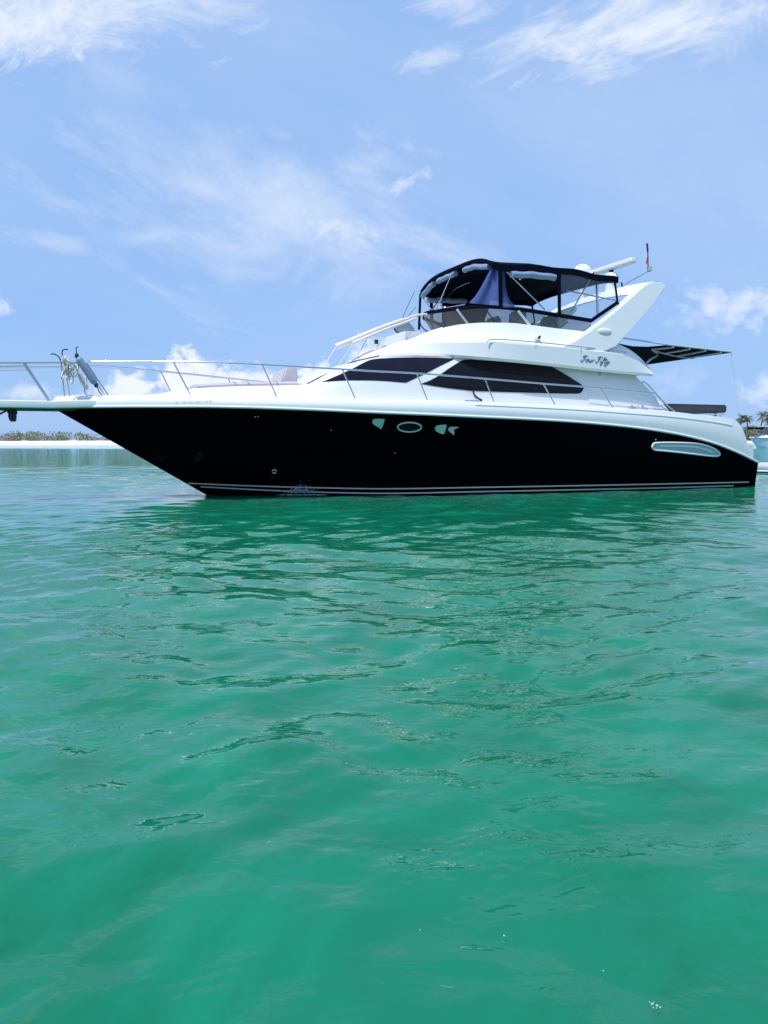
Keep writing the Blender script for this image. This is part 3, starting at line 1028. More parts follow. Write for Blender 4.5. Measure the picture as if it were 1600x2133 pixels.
# cross beam
ta = pt(1366, 592, 1.60); tb = pt(1352, 602, 1.60)
sc_, zc_ = (ta.x + tb.x) / 2 - .10, ta.z - 0.07
rows = []
for j in range(25):
    w = -1 + 2 * j / 24
    cz = zc_ + 0.075 * (1 - abs(w) ** 2.5)
    cs = sc_ - 0.03 * (1 - w * w)
    sec = []
    for i in range(14):
        a = 2 * math.pi * i / 14
        sec.append(Vector((cs + 0.33 * math.cos(a), w * 1.50, cz + 0.055 * math.sin(a) + 0.15 * math.cos(a))))
    rows.append(sec + [sec[0]])
grid(bm, rows)
arch = finish('radar_arch', bm, M['white'], yacht, 38)
T_ARCH = surf(arch)
bm = bmesh.new(); c = hit(T_ARCH, 1260, 691, 0.0); ball(bm, c, 0.165, 0.028, 0.07, 20, 12)
finish('side_lamp', bm, M['white'], yacht, 60)
bm = bmesh.new(); c = pt(1303, 684, 1.62); tube(bm, [c, c + Vector((-.12, 0.02, .01))], 0.012, 8); ball(bm, c, 0.03, 0.03, 0.025, 10, 6)
finish('deck_lamp', bm, M['darkmetal'], yacht, 60)
# satellite dome
bm = bmesh.new(); c = pt(1213, 569, -.80); zb_ = c.z
ball(bm, c, 0.215, 0.215, 0.205, 24, 12, lo=-20)
tube(bm, [c + Vector((0, 0, -.04)), c + Vector((0, 0, -.62))], 0.05, 10)
finish('satellite_dome', bm, M['white'], yacht, 50)
# radar scanner
e0, e1 = pt(1315, 544, .85), pt(1236, 568, -.65)
bm = bmesh.new()
zr_ = (e0.z + e1.z) / 2
mid = (e0 + e1) / 2
mid.z = zr_
boxm(bm, (mid.x - .09, -.85, zr_ - .06), (mid.x + .09, .65, zr_ + .06))
bmesh.ops.bevel(bm, geom=bm.edges, offset=0.035, segments=3, affect='EDGES')
scan = finish('radar_scanner', bm, M['white'], yacht, 40)
bm = bmesh.new()
ball(bm, (mid.x, mid.y, zr_ - .24), 0.16, 0.19, 0.13, 18, 10)
tube(bm, [Vector((mid.x, mid.y, zr_ - .24)), Vector((mid.x, mid.y, zr_ - .62))], 0.10, 14, r_end=.14)
finish('pedestal', bm, M['white'], scan, 50)
bm = bmesh.new()
tube(bm, [Vector((mid.x, mid.y, zr_ - .03)), Vector((mid.x, mid.y, zr_ - .15))], 0.05, 12)
finish('shaft', bm, M['darkmetal'], scan, 50)
# aerial on its bracket, small red pennant
bA = .55
bm = bmesh.new()
tube(bm, [pt(1348, 507, bA), pt(1349.5, 524, bA)], 0.020, 8)
tube(bm, [pt(1349.5, 524, bA), pt(1350.5, 566, bA)], 0.012, 8)
tube(bm, [pt(1302, 592, bA), pt(1320, 582, bA), pt(1349, 566, bA)], 0.006, 6)
tube(bm, [pt(1295, 588, bA), pt(1297, 600, bA)], 0.02, 6)
aer = finish('aerial', bm, M['darkmetal'], yacht, 60)
bm = bmesh.new(); c = pt(1353, 560, bA); boxm(bm, c - Vector((.04, .04, .05)), c + Vector((.04, .04, .05)))
finish('junction_box', bm, M['alloy'], aer, 0)
bm = bmesh.new(); a_, b_ = pt(1347.5, 536, bA), pt(1345, 549, bA)
grid(bm, [[a_, pt(1349.5, 537, bA)], [b_, pt(1349.5, 550, bA + .03)]])
finish('pennant', bm, M['red'], aer, 0)

# ---- cockpit awning: a level sheet stretched aft from the arch
ZA0 = pt(1525, 734, 1.55).z
def on_z(px, py, z):
    d = lray(px, py); return CL + d * ((z - CL.z) / d.z)
pA = pt(1392, 718.5, 1.55)                      # port edge, forward
pB = pt(1524, 733.5, 1.55)                      # port aft corner
zS = (pA.z + pB.z) / 2
stA = Vector((pB.x - .05, 1.35, pB.z - 0.02))
P0 = Vector((pA.x - 1.1, 1.40, pA.z - .03)); P1 = Vector((pA.x - 1.25, .2, pA.z - .12))
bm = bmesh.new()
rows = []
for i in range(13):
    t = i / 12
    r_ = []
    fe = [pA, pt(1350, 722, .665), pt(1318, 721, -.22), pt(1276, 713, -1.4)]      # hollow forward edge
    k_ = min(int(t * 3), 2); fp = fe[k_].lerp(fe[k_ + 1], t * 3 - k_)
    for j in range(13):
        v = j / 12
        ap = Vector((pB.x, -1.55 + 2.95 * t, pB.z - .02 * t))
        q = fp.lerp(ap, v)
        q.z -= 0.05 * math.sin(math.pi * t) * math.sin(math.pi * v)
        r_.append(q)
    rows.append(r_)
grid(bm, rows)
grid(bm, [[q + Vector((0, 0, -.012)) for q in r_] for r_ in rows])
awn = finish('cockpit_awning', bm, M['canvas'], yacht, 50)
bm = bmesh.new()
tube(bm, [pt(1284, 702, 1.56), pt(1392, 718, 1.56), pt(1523, 733, 1.56)], 0.017, 8)
tube(bm, [q + Vector((0, 0, .0)) for q in rows[-1][::3]], 0.012, 8)
for v in (1, 4, 7, 10):
    tube(bm, [r_[v] + Vector((0, 0, -.03)) for r_ in rows[:5]], 0.022, 8)
tube(bm, [r_ + Vector((0, 0, -.035)) for r_ in rows[4][1:12]], 0.02, 8)
q0 = pt(1347, 757, .95)
tube(bm, [q0, pt(1356, 748, .85), pt(1370, 738.5, .6), rows[4][1] + Vector((0, 0, -.035))], 0.022, 8, k=4)
pieces('frame_tube', bm, M['alloy'], awn, 60)
bm = bmesh.new()
tube(bm, [pt(1523, 734, 1.55), pt(1529, 790, 1.6), pt(1537, 872, 1.75)], 0.006, 5, k=3)
finish('tie_line', bm, M['alloy'], awn, 60)
bm = bmesh.new(); c = pt(1465, 722, 1.2)
tube(bm, [c + Vector((0, 0, -.12)), c + Vector((0, 0, .06))], 0.045, 8, r_end=.012)
finish('cap', bm, M['alloy'], awn, 40)

# ---- cockpit: wing handrail and stern board
bm = bmesh.new()
bw_ = lambda s: bh(s) + .02
tube(bm, [pt(1338, 796, bw_), pt(1345, 797.5, bw_), pt(1360, 813, bw_), pt(1382, 837, bw_), pt(1406, 858, bw_)], 0.016, 8, k=3, mirror=True)
pieces('wing_handrail', bm, M['chrome'], yacht, 60)
bm = bmesh.new()
c0, c1 = pt(1392, 852, .9), pt(1512, 851, .9)
boxm(bm, (c0.x, -.95, pt(1450, 858.5, .95).z), (c1.x, .5, pt(1500, 843.0, .95).z))
bmesh.ops.bevel(bm, geom=bm.edges, offset=0.03, segments=3, affect='EDGES')
tbl = finish('stern_table', bm, M['board'], yacht, 40)
bm = bmesh.new(); q = pt(1490, 858, .8)
tube(bm, [q, q + Vector((0, 0, -.5))], 0.035, 10)
finish('leg', bm, M['darkmetal'], tbl, 60)
bm = bmesh.new()
zc = pt(1495, 868, 1.9).z
for dx in (0, .18):
    tube(bm, [Vector((pt(1487, 868, 1.9).x + dx, -1.90, zc - .03)), Vector((pt(1487, 868, 1.9).x + dx, -1.90, zc + .05))], 0.014, 8)
tube(bm, [Vector((pt(1487, 868, 1.9).x - .1, -1.90, zc + .05)), Vector((pt(1487, 868, 1.9).x + .28, -1.90, zc + .05))], 0.014, 8)
finish('mooring_cleat', bm, M['chrome'], yacht, 60)

# side-deck cleat and hose near the long window
bm = bmesh.new()
bd = lambda s: max(bs(s) - .12, .1)
tube(bm, [pt(968, 834.5, bd), pt(1003, 836, bd)], 0.012, 8)
for x in (975, 985, 994): tube(bm, [pt(x, 834.8, bd), pt(x, 838, bd)], 0.012, 8)
finish('mooring_cleat', bm, M['chrome'], yacht, 60)
bm = bmesh.new()
tube(bm, [pt(986, 814, bh), pt(988, 822, bd), pt(995, 829, bd), pt(1004, 834, bd)], 0.018, 8, k=4)
finish('hose', bm, M['darkmetal'], yacht, 60)

# ---- bow rail with stanchions (both sides)
br = lambda s: max(bs(s) - 0.10, 0.40)
brb = lambda s: max(bs(s) - 0.16, 0.40)
rail = empty('bow_rail'); rail.parent = yacht
bm = bmesh.new()
RAIL1 = [(-80, 757), (0, 755.5), (60, 755.5), (162, 755.5)]
tube(bm, [pt(x, y, br) for x, y in RAIL1], 0.016, 8, mirror=True)
RAIL2 = [(181, 757), (184, 754), (192, 752.8), (270, 752.5), (360, 752.8), (460, 755.5), (545, 759.5), (640, 765), (712, 769), (790, 773.5), (868, 777.5), (1010, 788.5), (1132, 799), (1250, 808), (1365, 819)]
tube(bm, [pt(x, y, br) for x, y in RAIL2], 0.016, 8, mirror=True, k=2)
tube(bm, [pt(x, y, br) for x, y in ((-80, 765), (0, 763), (52, 762))], 0.010, 8, mirror=True)
o = finish('rail', bm, M['chrome'], rail, 60)
STAN = [(49, 757, 96, 827), (53, 757, 99, 827), (181, 756, 226, 824), (361, 753, 397, 823.5), (546, 759.5, 575.5, 824), (713, 769, 739, 828), (868, 777.5, 889, 830),
        (1010, 788.5, 1028, 834), (1132, 799, 1155, 841), (1250, 808, 1276, 848.5)]
for xa, ya, xb, yb in STAN:
    for sg in (1, -1):
        bm = bmesh.new()
        a_, b_ = pt(xa, ya, br), pt(xb, yb, brb)
        tube(bm, [Vector((p.x, p.y * sg, p.z)) for p in (a_, b_, b_ - Vector((0, 0, .02)))], 0.0125, 8)
        finish('stanchion', bm, M['chrome'], rail, 60)

# ---- furled bow sunshade on its poles
bm = bmesh.new()
P = [pt(x, y, b_) for x, y, b_ in ((699, 722.5, .15), (740, 706, .15), (790, 685, .15), (840, 667, .15), (868, 657, .15), (890, 654, .2))]
Q = smooth_path(P, 5)
tube(bm, Q[:16], 0.055, 10, r_end=0.045)
tube(bm, Q[15:], 0.03, 8, r_end=.018)
tube(bm, [q + Vector((0.02, -.05, -.05)) for q in Q[4:20]], 0.035, 8, r_end=.02)
shade = finish('furled_sunshade', bm, M['cream'], yacht, 60)
bm = bmesh.new()
for a_, b_ in (((700, 723, .15), (656, 792, .5)), ((740, 709, .15), (690, 783, .7)), ((770, 697, .0), (742, 745, .3)), ((790, 715, .1), (779, 736, .3))):
    tube(bm, [pt(*a_), pt(*b_)], 0.009, 6)
pieces('pole', bm, M['alloy'], shade, 60)
bm = bmesh.new()
for a_, b_ in (((864, 606, -1.4), (836, 667, .15)), ((866, 640, -1.4), (845, 665, .15))):
    tube(bm, [pt(*a_), pt(*b_)], 0.006, 5)
pieces('guy_line', bm, M['darkmetal'], shade, 60)
bm = bmesh.new()
tube(bm, [pt(872, 660, -.9), pt(877, 678, -.6), pt(890, 690, -.3), pt(906, 693, 0)], 0.012, 6, k=4)
tube(bm, [pt(875, 692, -.5), pt(906, 694, 0)], 0.014, 6)
pieces('loose_lace', bm, M['canvas'], canopy, 60)
# locker lid with a dark catch on the brow
bm = bmesh.new(); q = pt(784, 712, -.2); boxm(bm, q - Vector((.03, .03, .04)), q + Vector((.03, .03, .04)))
finish('brow_lamp', bm, M['darkmetal'], yacht, 0)

# ------------------------------------------------------------------ loose things on the yacht (own top-level things)
W = Matrix.Translation(ORG) @ Matrix.Rotation(THETA, 4, 'Z')
def loose(name, label, cat, base, group=None):
    o = empty(name, W @ base, THETA)
    tag(o, label, cat, group)
    o['_b'] = list(base)
    return o
def lpieces(name, bm, material, parent, base):
    for v in bm.verts: v.co -= base
    return pieces(name, bm, material, parent)
def lfin(name, bm, material, parent, base, smooth=60):
    for v in bm.verts: v.co -= base
    return finish(name, bm, material, parent, smooth)

# sun pad with its raised backrest
cb = pt(500, 806, .5)
pad = loose('sun_pad', 'grey lilac sun pad with raised backrest on the white foredeck', 'sun pad', cb)
bm = bmesh.new()
PADB = [(408, 808.5), (440, 806.5), (500, 804), (560, 802.5), (622, 802.0)]
rows = []
for x, y in [(x, spl(PADB, x)) for x in lin(409, 621, 14)]:
    p = pt(x, y, .55)
    rows.append([Vector((p.x, -.55, p.z - .01)), Vector((p.x, -.57, p.z + .03)), Vector((p.x, -.54, p.z + .068)), Vector((p.x, 0, p.z + .085)), Vector((p.x, .54, p.z + .068)), Vector((p.x, .57, p.z + .03)), Vector((p.x, .55, p.z - .01))])
grid(bm, rows)
for r_ in (rows[0], rows[-1]): bm.faces.new([bm.verts.new(p) for p in r_])
lfin('pad', bm, M['pad'], pad, cb, 50)
bm = bmesh.new()
for x in (490, 517, 577):
    p = pt(x, spl(PADB, x), .55)
    tube(bm, [Vector((p.x, -.578, p.z)), Vector((p.x, -.578, p.z + .05)), Vector((p.x, -.54, p.z + .076)), Vector((p.x, 0, p.z + .092))], 0.008, 6)
lfin('seam', bm, M['seat'], pad, cb)
bm = bmesh.new()
f0, f1 = pt(596, 766, .45), pt(620, 766, .45)
b0, b1 = pt(586, 796, .45), pt(620, 802, .45)
pts4 = [f0, f1, b1, b0]
va = [bm.verts.new(p) for p in pts4]; vb = [bm.verts.new((p.x, .45, p.z)) for p in pts4]
bm.faces.new(va); bm.faces.new(vb[::-1])
for i in range(4): bm.faces.new((va[i], vb[i], vb[(i + 1) % 4], va[(i + 1) % 4]))
bmesh.ops.recalc_face_normals(bm, faces=bm.faces)
bmesh.ops.bevel(bm, geom=bm.edges, offset=0.025, segments=3, affect='EDGES')
lfin('backrest', bm, M['pad'], pad, cb, 40)

# fender tied to the rail near the bow
fa, fb = pt(160, 741, .42), pt(203, 806, .42)
fen = loose('fender', 'long blue grey cylindrical fender leaning on the bow rail', 'fender', fb)
def fender_mesh(a, b, r_):
    bm = bmesh.new(); d = (b - a)
    prof = [(0, .25), (.03, .6), (.08, .95), (.14, 1), (.86, 1), (.92, .95), (.97, .6), (1, .25)]
    ax = d.normalized(); e1_ = ax.orthogonal().normalized(); e2_ = ax.cross(e1_)
    rws = [[a + d * t + (e1_ * math.cos(2*math.pi*j/14) + e2_ * math.sin(2*math.pi*j/14)) * r_ * k_ for j in range(15)] for t, k_ in prof]
    grid(bm, rws); return bm
lfin('body', fender_mesh(fa.lerp(fb, .03), fa.lerp(fb, .92), 0.06), M['fender'], fen, fb)
bm = bmesh.new()
ball(bm, fa, .034, .034, .05, 12, 8)
lfin('end_cap', bm, M['fendertip'], fen, fb)
bm = bmesh.new(); ball(bm, fb + (fa - fb) * .07, .034, .034, .05, 12, 8)
lfin('end_cap', bm, M['fendertip'], fen, fb)
bm = bmesh.new()
tube(bm, [fa, pt(158.5, 728, .42), pt(159.5, 723.5, .42), pt(163, 722.5, .42)], 0.009, 6, k=4)
tube(bm, [fb, pt(206, 815, .42), pt(212, 822, .42)], 0.009, 6, k=3)
lpieces('lanyard', bm, M['darkmetal'], fen, fb)
fa, fb = pt(161, 774, .2), pt(182, 812, .2)
fen2 = loose('fender', 'short pale grey fender propped low beside the long blue one', 'fender', fb)
lfin('body', fender_mesh(fa, fb, 0.045), M['alloy'], fen2, fb)
bm = bmesh.new(); tube(bm, [fa, pt(158, 765, .25), pt(150, 756, .4)], .008, 6, k=3)
lfin('lanyard', bm, M['darkmetal'], fen2, fb)

# tangle of white line hung over the rail
rb_ = pt(145, 770, .4)
rp = loose('rope', 'tangled off-white mooring rope draped over the bow rail', 'rope', rb_)
bm = bmesh.new()
r2 = random.Random(3)
for n_ in range(15):
    x0, y0 = r2.uniform(127, 142), r2.uniform(737, 752)
    dx = r2.uniform(4, 26); dp = r2.uniform(18, 55)
    P = []
    for i in range(9):
        t = i / 8
        P.append(pt(x0 + dx * t + r2.uniform(-2, 2), y0 + dp * math.sin(math.pi * t) ** .8 * (0.5 + .5 * t) + 10 * t + r2.uniform(-2, 2), .36 + r2.uniform(-.08, .10)))
    tube(bm, P, 0.010, 6, k=3)
tube(bm, [pt(178, 775, .2), pt(180, 800, .3), pt(176, 815, .3), pt(184, 826, .35), pt(190, 828, .35)], 0.014, 6, k=4)
lfin('coil', bm, M['rope'], rp, rb_)
# two gaffs standing at the rail
for (pa, pb, pc, lab) in (((130, 738), (129, 730), (137, 728), 'short gaff with its hook above the tangled rope, nearer the bow tip'), ((145, 826), (130, 745), (143, 727), 'tall gaff with its hook above the bow rail, beside the blue fender')):
    if pc[0] == 137:
        line = [(134.5, 826, .3), (127.5, 757, .38), (124, 745, .4), (116, 739, .4), (109, 737, .4), (106, 739, .4)]
    else:
        line = [(145, 826, .2), (134, 752, .3), (129.5, 738, .35), (130.5, 730, .35), (134, 728, .35), (142, 728, .35)]
    b0_ = pt(*line[0])
    g = loose('gaff', lab, 'gaff', b0_, 'gaffs on the bow')
    bm = bmesh.new(); tube(bm, [pt(*p) for p in line[:2]], .012, 7); lfin('shaft', bm, M['alloy'], g, b0_)
    bm = bmesh.new(); tube(bm, [pt(*p) for p in line[1:]], .010, 7, k=4); lfin('hook', bm, M['darkmetal'], g, b0_)

# anchor in the pulpit roller
ab = pt(24, 854, .1)
an = loose('anchor', 'dark plough anchor hanging under the white bow pulpit', 'anchor', ab)
bm = bmesh.new()
sA = ab.x
for (z0, z1, w0, w1) in ((0.0, -.07, .075, .075), (-.07, -.19, .07, .045)):
    g = boxm(bm, (sA - w0, -.07, ab.z + z1), (sA + w0, .07, ab.z + z0))
    for v in g:
        if v.co.z < ab.z + z1 + .001: v.co.x = sA + (v.co.x - sA) * w1 / w0 + .01
bmesh.ops.bevel(bm, geom=bm.edges, offset=0.012, segments=2, affect='EDGES')
lfin('fluke', bm, M['darkmetal'], an, ab, 40)
bm = bmesh.new(); tube(bm, [pt(18, 853, .1), pt(6, 859, .1), pt(-30, 876, .1)], .016, 7)
tube(bm, [pt(-30, 876, .1), pt(-60, 880, .1)], .05, 8, r_end=.02)
lfin('shank', bm, M['darkmetal'], an, ab)

# ------------------------------------------------------------------ sea
def build_sea():
    # rings round the viewpoint, closer together where they look closer
    hs = list(np.linspace(1.25, 0.25, 700)) + list(np.linspace(0.249, 0.012, 800))               # depression of each ring (z/d)
    d = np.concatenate([[0.0, 0.25, 0.5], 1.0 / np.array(hs), [110, 150, 210, 300, 500, 900, 2000, 6000]])
    az = np.concatenate([np.linspace(-R(36), R(36), 620), np.linspace(R(36), R(360 - 36), 120)[1:-1]])
    D, A = np.meshgrid(d, az, indexing='ij')
    X, Y = D * np.sin(A), D * np.cos(A)
    Z = np.zeros_like(X)
    g = np.random.default_rng(11)
    # slow warp so crests wander
    wx = 0.35 * np.sin(0.55 * X + 0.3 * Y + 1.0) + 0.22 * np.sin(-0.8 * Y + 0.7 * X + 2.0)
    wy = 0.35 * np.sin(0.45 * Y - 0.5 * X + 0.4) + 0.2 * np.sin(1.1 * X + 0.2 * Y)
    Xw, Yw = X + wx, Y + wy
    for lam, amp, n, spread, lim in ((4.5, 0.007, 6, 0.9, 50), (2.0, 0.0062, 9, 1.1, 36), (0.95, 0.0072, 12, 1.1, 26), (0.45, 0.0041, 16, 1.2, 19), (0.22, 0.0015, 16, 1.4, 12)):
        fade = np.clip(1.6 * (1 - D / lim), 0, 1)
        for i in range(n):
            l_ = lam * g.uniform(0.65, 1.45)
            th = R(100) + g.normal(0, 1) * spread * 0.8
            k = 2 * np.pi / l_
            ph = g.uniform(0, 6.28)
            arg = k * (Xw * np.cos(th) + Yw * np.sin(th)) + ph
            w = amp * g.uniform(0.5, 1.2) / math.sqrt(n) * 1.6
            Z += fade * w * (np.sin(arg) + 0.22 * np.sin(2 * arg + 0.6))
    # a few lone wavelets standing near the viewer, roughened by fine ripples
    for px, py, hx, hy, hh in ((950, 1800, .20, .060, .0125), (1110, 1752, .14, .055, .0115), (1205, 1782, .13, .050, .0115), (1195, 1683, .10, .06, .010),
                               (525, 1628, .09, .06, .011), (440, 2063, .10, .030, .0062), (1275, 1620, .14, .07, .010), (1250, 1745, .12, .04, .008)):
        d_ = ray(px, py); q_ = CAM + d_ * (CAMH / -d_.z)
        dx, dy = X - q_.x, Y - q_.y + 0.12 * (X - q_.x)
        env = np.exp(-0.5 * (dx / hx) ** 2) * np.exp(-0.5 * (dy / (hy * 2.2)) ** 2)
        Z += hh * np.exp(-0.5 * (dx / hx) ** 2) * np.exp(-0.5 * ((dy + hy * .8) / hy) ** 2)
        for i in range(7):
            k = 2 * np.pi / g.uniform(.03, .07); th = R(90) + g.normal(0, .7)
            Z += env * 0.00030 * np.sin(k * (X * np.cos(th) + Y * np.sin(th)) + g.uniform(0, 6.28))
    nr, na = X.shape
    co = np.stack([X, Y, Z], -1).reshape(-1, 3).astype(np.float32)
    i = np.arange(nr - 1)[:, None] * na
    j = np.arange(na)[None, :]
    j2 = (j + 1) % na
    q = np.stack([i + j, i + na + j, i + na + j2, i + j2], -1)
    q = q.reshape(-1, 4)[:, ::-1]
    me = bpy.data.meshes.new('sea')
    me.vertices.add(len(co)); me.vertices.foreach_set('co', co.ravel())
    me.loops.add(q.size); me.loops.foreach_set('vertex_index', q.ravel().astype(np.int32))
    me.polygons.add(len(q)); me.polygons.foreach_set('loop_start', np.arange(0, q.size, 4, dtype=np.int32))
    me.polygons.foreach_set('loop_total', np.full(len(q), 4, dtype=np.int32))
    me.polygons.foreach_set('use_smooth', np.ones(len(q), dtype=bool))
    me.update(); me.validate()
    m = bpy.data.materials.new('sea_water'); m.use_nodes = True
    nt = m.node_tree; N, L = nt.nodes.new, nt.links.new
    b = nt.nodes['Principled BSDF']
    b.inputs['Roughness'].default_value = 0.02
    b.inputs['IOR'].default_value = 1.333
    b.inputs['Specular IOR Level'].default_value = 0.55
    geo = N('ShaderNodeNewGeometry')
    def nz(scale, detail, rough, sx=1, sy=1, dist=0.0, rot=0.0):
        mp = N('ShaderNodeMapping'); L(geo.outputs['Position'], mp.inputs['Vector'])
        mp.inputs['Scale'].default_value = (sx, sy, 1); mp.inputs['Rotation'].default_value = (0, 0, rot)
        t = N('ShaderNodeTexNoise'); t.inputs['Scale'].default_value = scale; t.inputs['Detail'].default_value = detail
        t.inputs['Roughness'].default_value = rough; t.inputs['Distortion'].default_value = dist
        L(mp.outputs[0], t.inputs['Vector']); return t.outputs['Fac']
    # the colour of the bottom shows through: paler sand, greener weed
    n1 = nz(1.3, 6, 0.68, 1, 1, 0.9)
    cr = N('ShaderNodeValToRGB')
    cr.color_ramp.elements[0].position = 0.28; cr.color_ramp.elements[0].color = (0.0032, 0.130, 0.060, 1)
    cr.color_ramp.elements[1].position = 0.74; cr.color_ramp.elements[1].color = (0.0054, 0.206, 0.116, 1)
    L(n1, cr.inputs[0])
    # shallower and bluer-pale towards the shore
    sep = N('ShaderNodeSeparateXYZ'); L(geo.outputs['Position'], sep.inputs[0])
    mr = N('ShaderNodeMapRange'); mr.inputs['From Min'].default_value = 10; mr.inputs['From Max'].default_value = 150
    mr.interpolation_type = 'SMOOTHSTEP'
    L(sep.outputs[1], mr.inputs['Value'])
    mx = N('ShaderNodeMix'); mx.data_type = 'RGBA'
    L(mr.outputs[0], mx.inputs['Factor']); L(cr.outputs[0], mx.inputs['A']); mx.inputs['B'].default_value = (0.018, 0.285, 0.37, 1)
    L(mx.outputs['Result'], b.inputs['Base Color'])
    # fine ripples, stronger in wandering cat's-paws
    r1 = nz(7.0, 3, 0.5, 0.7, 1.25, 0.5, R(8))
    r2 = nz(22.0, 3, 0.55, 0.7, 1.2, 0.4, R(-12))
    paw = nz(0.42, 4, 0.6, 0.7, 1.2, 0.6)
    pr = N('ShaderNodeMapRange'); pr.inputs['From Min'].default_value = 0.45; pr.inputs['From Max'].default_value = 0.68
    L(paw, pr.inputs['Value'])
    mul = N('ShaderNodeMath'); mul.operation = 'MULTIPLY'; L(r2, mul.inputs[0]); L(pr.outputs[0], mul.inputs[1])
    b1 = N('ShaderNodeBump'); b1.inputs['Strength'].default_value = 1.0; b1.inputs['Distance'].default_value = 0.0062
    L(r1, b1.inputs['Height'])
    b2 = N('ShaderNodeBump'); b2.inputs['Strength'].default_value = 1.0; b2.inputs['Distance'].default_value = 0.0026
    L(mul.outputs[0], b2.inputs['Height']); L(b1.outputs[0], b2.inputs['Normal'])
    # open water beyond the anchorage carries a steeper chop
    chop = nz(3.2, 5, 0.6, 0.75, 1.2, 0.4, R(5))
    cm = N('ShaderNodeMapRange'); cm.interpolation_type = 'SMOOTHSTEP'
    cm.inputs['From Min'].default_value = 11; cm.inputs['From Max'].default_value = 32
    L(sep.outputs[1], cm.inputs['Value'])
    b3 = N('ShaderNodeBump'); b3.inputs['Distance'].default_value = 0.34
    L(cm.outputs[0], b3.inputs['Strength']); L(chop, b3.inputs['Height']); L(b2.outputs[0], b3.inputs['Normal'])
    L(b3.outputs[0], b.inputs['Normal'])
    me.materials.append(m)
    o = bpy.data.objects.new('sea', me); COL.objects.link(o)
    tag(o, kind='structure')
    return o
build_sea()

# splash against the hull
def splash():
    g = random.Random(5)
    bm = bmesh.new()
    for n_ in range(700):
        px = g.gauss(625, 20); hgt = max(0, 1 - abs(px - 625) / 55)
        py = 1029 - abs(g.gauss(0, 1)) * 11 * hgt + g.uniform(-1, 5)
        p = hit(T_HULL, px, min(py, 1026), 0.0)
        if p is None: continue
        p = p + Vector((g.uniform(-.02, .02), -g.uniform(.02, .22), 0))
        if py > 1026: p.z = 0.02
        r_ = g.uniform(.003, .007) if g.random() < .92 else g.uniform(.008, .014)
        vs = bmesh.ops.create_icosphere(bm, subdivisions=1, radius=r_)['verts']
        for v in vs: v.co = Vector((v.co.x * 1.6, v.co.y, v.co.z)) + p
    m = clear_mat('spray', (0.42, 0.56, 0.60), 0.65, 0.2, 0.5)
    for v in bm.verts: v.co = W @ v.co
    o = finish('spray', bm, m, None, 60, 0)
    tag(o, 'small white splash breaking against the black hull at the waterline', 'spray', kind='stuff')
splash()

# floating flecks of foam near the viewer
def flecks():
    m = clear_mat('foam', (0.50, 0.66, 0.64), 0.7, 0.4)
    for (px, py, r_, lab) in ((875, 1937, .0014, 'tiny foam fleck, left of the three small ones in the near water'), (1050, 1949, .002, 'tiny round foam fleck in the near water, the middle one'),
                              (1257, 2022, .0014, 'tiny foam fleck in the near water, just above the large fleck'), (1366, 2093, .0091, 'largest foam fleck, broken and white, at the bottom right of the water')):
        d_ = ray(px, py); p = CAM + d_ * (CAMH - .012) / -d_.z
        bm = bmesh.new()
        for i in range(1 if r_ < .009 else 9):
            o_ = Vector((random.uniform(-1, 1), random.uniform(-1, 1), 0)) * (0 if r_ < .009 else r_)
            rr = r_ if r_ < .009 else r_ * random.uniform(.10, .24)
            vs = bmesh.ops.create_icosphere(bm, subdivisions=2, radius=rr)['verts']
            for v in vs: v.co = Vector((v.co.x, v.co.y, v.co.z * .6)) + o_
        o = finish('foam_fleck', bm, m, None, 60, 0); o.location = p
        tag(o, lab, 'foam', 'foam flecks floating in the near water')
flecks()

# ------------------------------------------------------------------ shore
def build_beach():
    bm = bmesh.new()
    g = random.Random(2)
    prof = [(168, -1.2), (177, -.12), (180, .05), (186, .32), (194, .70), (204, .95), (230, 1.05), (600, 1.2)]
    rows = []
    for y, z in prof:
        r_ = []
        for i in range(121):
            x = -420 + 840 * i / 120
            wob = 2.0 * math.sin(x * .031 + 1) + 1.2 * math.sin(x * .083)
            r_.append((x, y + wob * (1 if y < 300 else 0), z + .05 * math.sin(x * .11 + y)))
        rows.append(r_)
    grid(bm, rows)
    tag(finish('beach', bm, M['sand'], None, 60), kind='structure')
build_beach()

def leaf_mat(name, a, b_):
    m = bpy.data.materials.new(name); m.use_nodes = True
    nt = m.node_tree; N, L = nt.nodes.new, nt.links.new
    bs_ = nt.nodes['Principled BSDF']; bs_.inputs['Roughness'].default_value = .6
    geo = N('ShaderNodeNewGeometry'); mx = N('ShaderNodeMix'); mx.data_type = 'RGBA'
    mx.inputs['A'].default_value = (*a, 1); mx.inputs['B'].default_value = (*b_, 1)
    L(geo.outputs['Random Per Island'], mx.inputs['Factor']); L(mx.outputs['Result'], bs_.inputs['Base Color'])
    return m
M['scrub'] = leaf_mat('scrub_leaves', (0.07, 0.095, 0.035), (0.17, 0.20, 0.075))
M['twigs'] = leaf_mat('grey_twigs', (0.16, 0.14, 0.13), (0.30, 0.27, 0.24))
M['palm'] = leaf_mat('palm_leaves', (0.035, 0.055, 0.022), (0.10, 0.12, 0.045))
M['bark'] = mat('palm_bark', (0.16, 0.13, 0.10), .9)

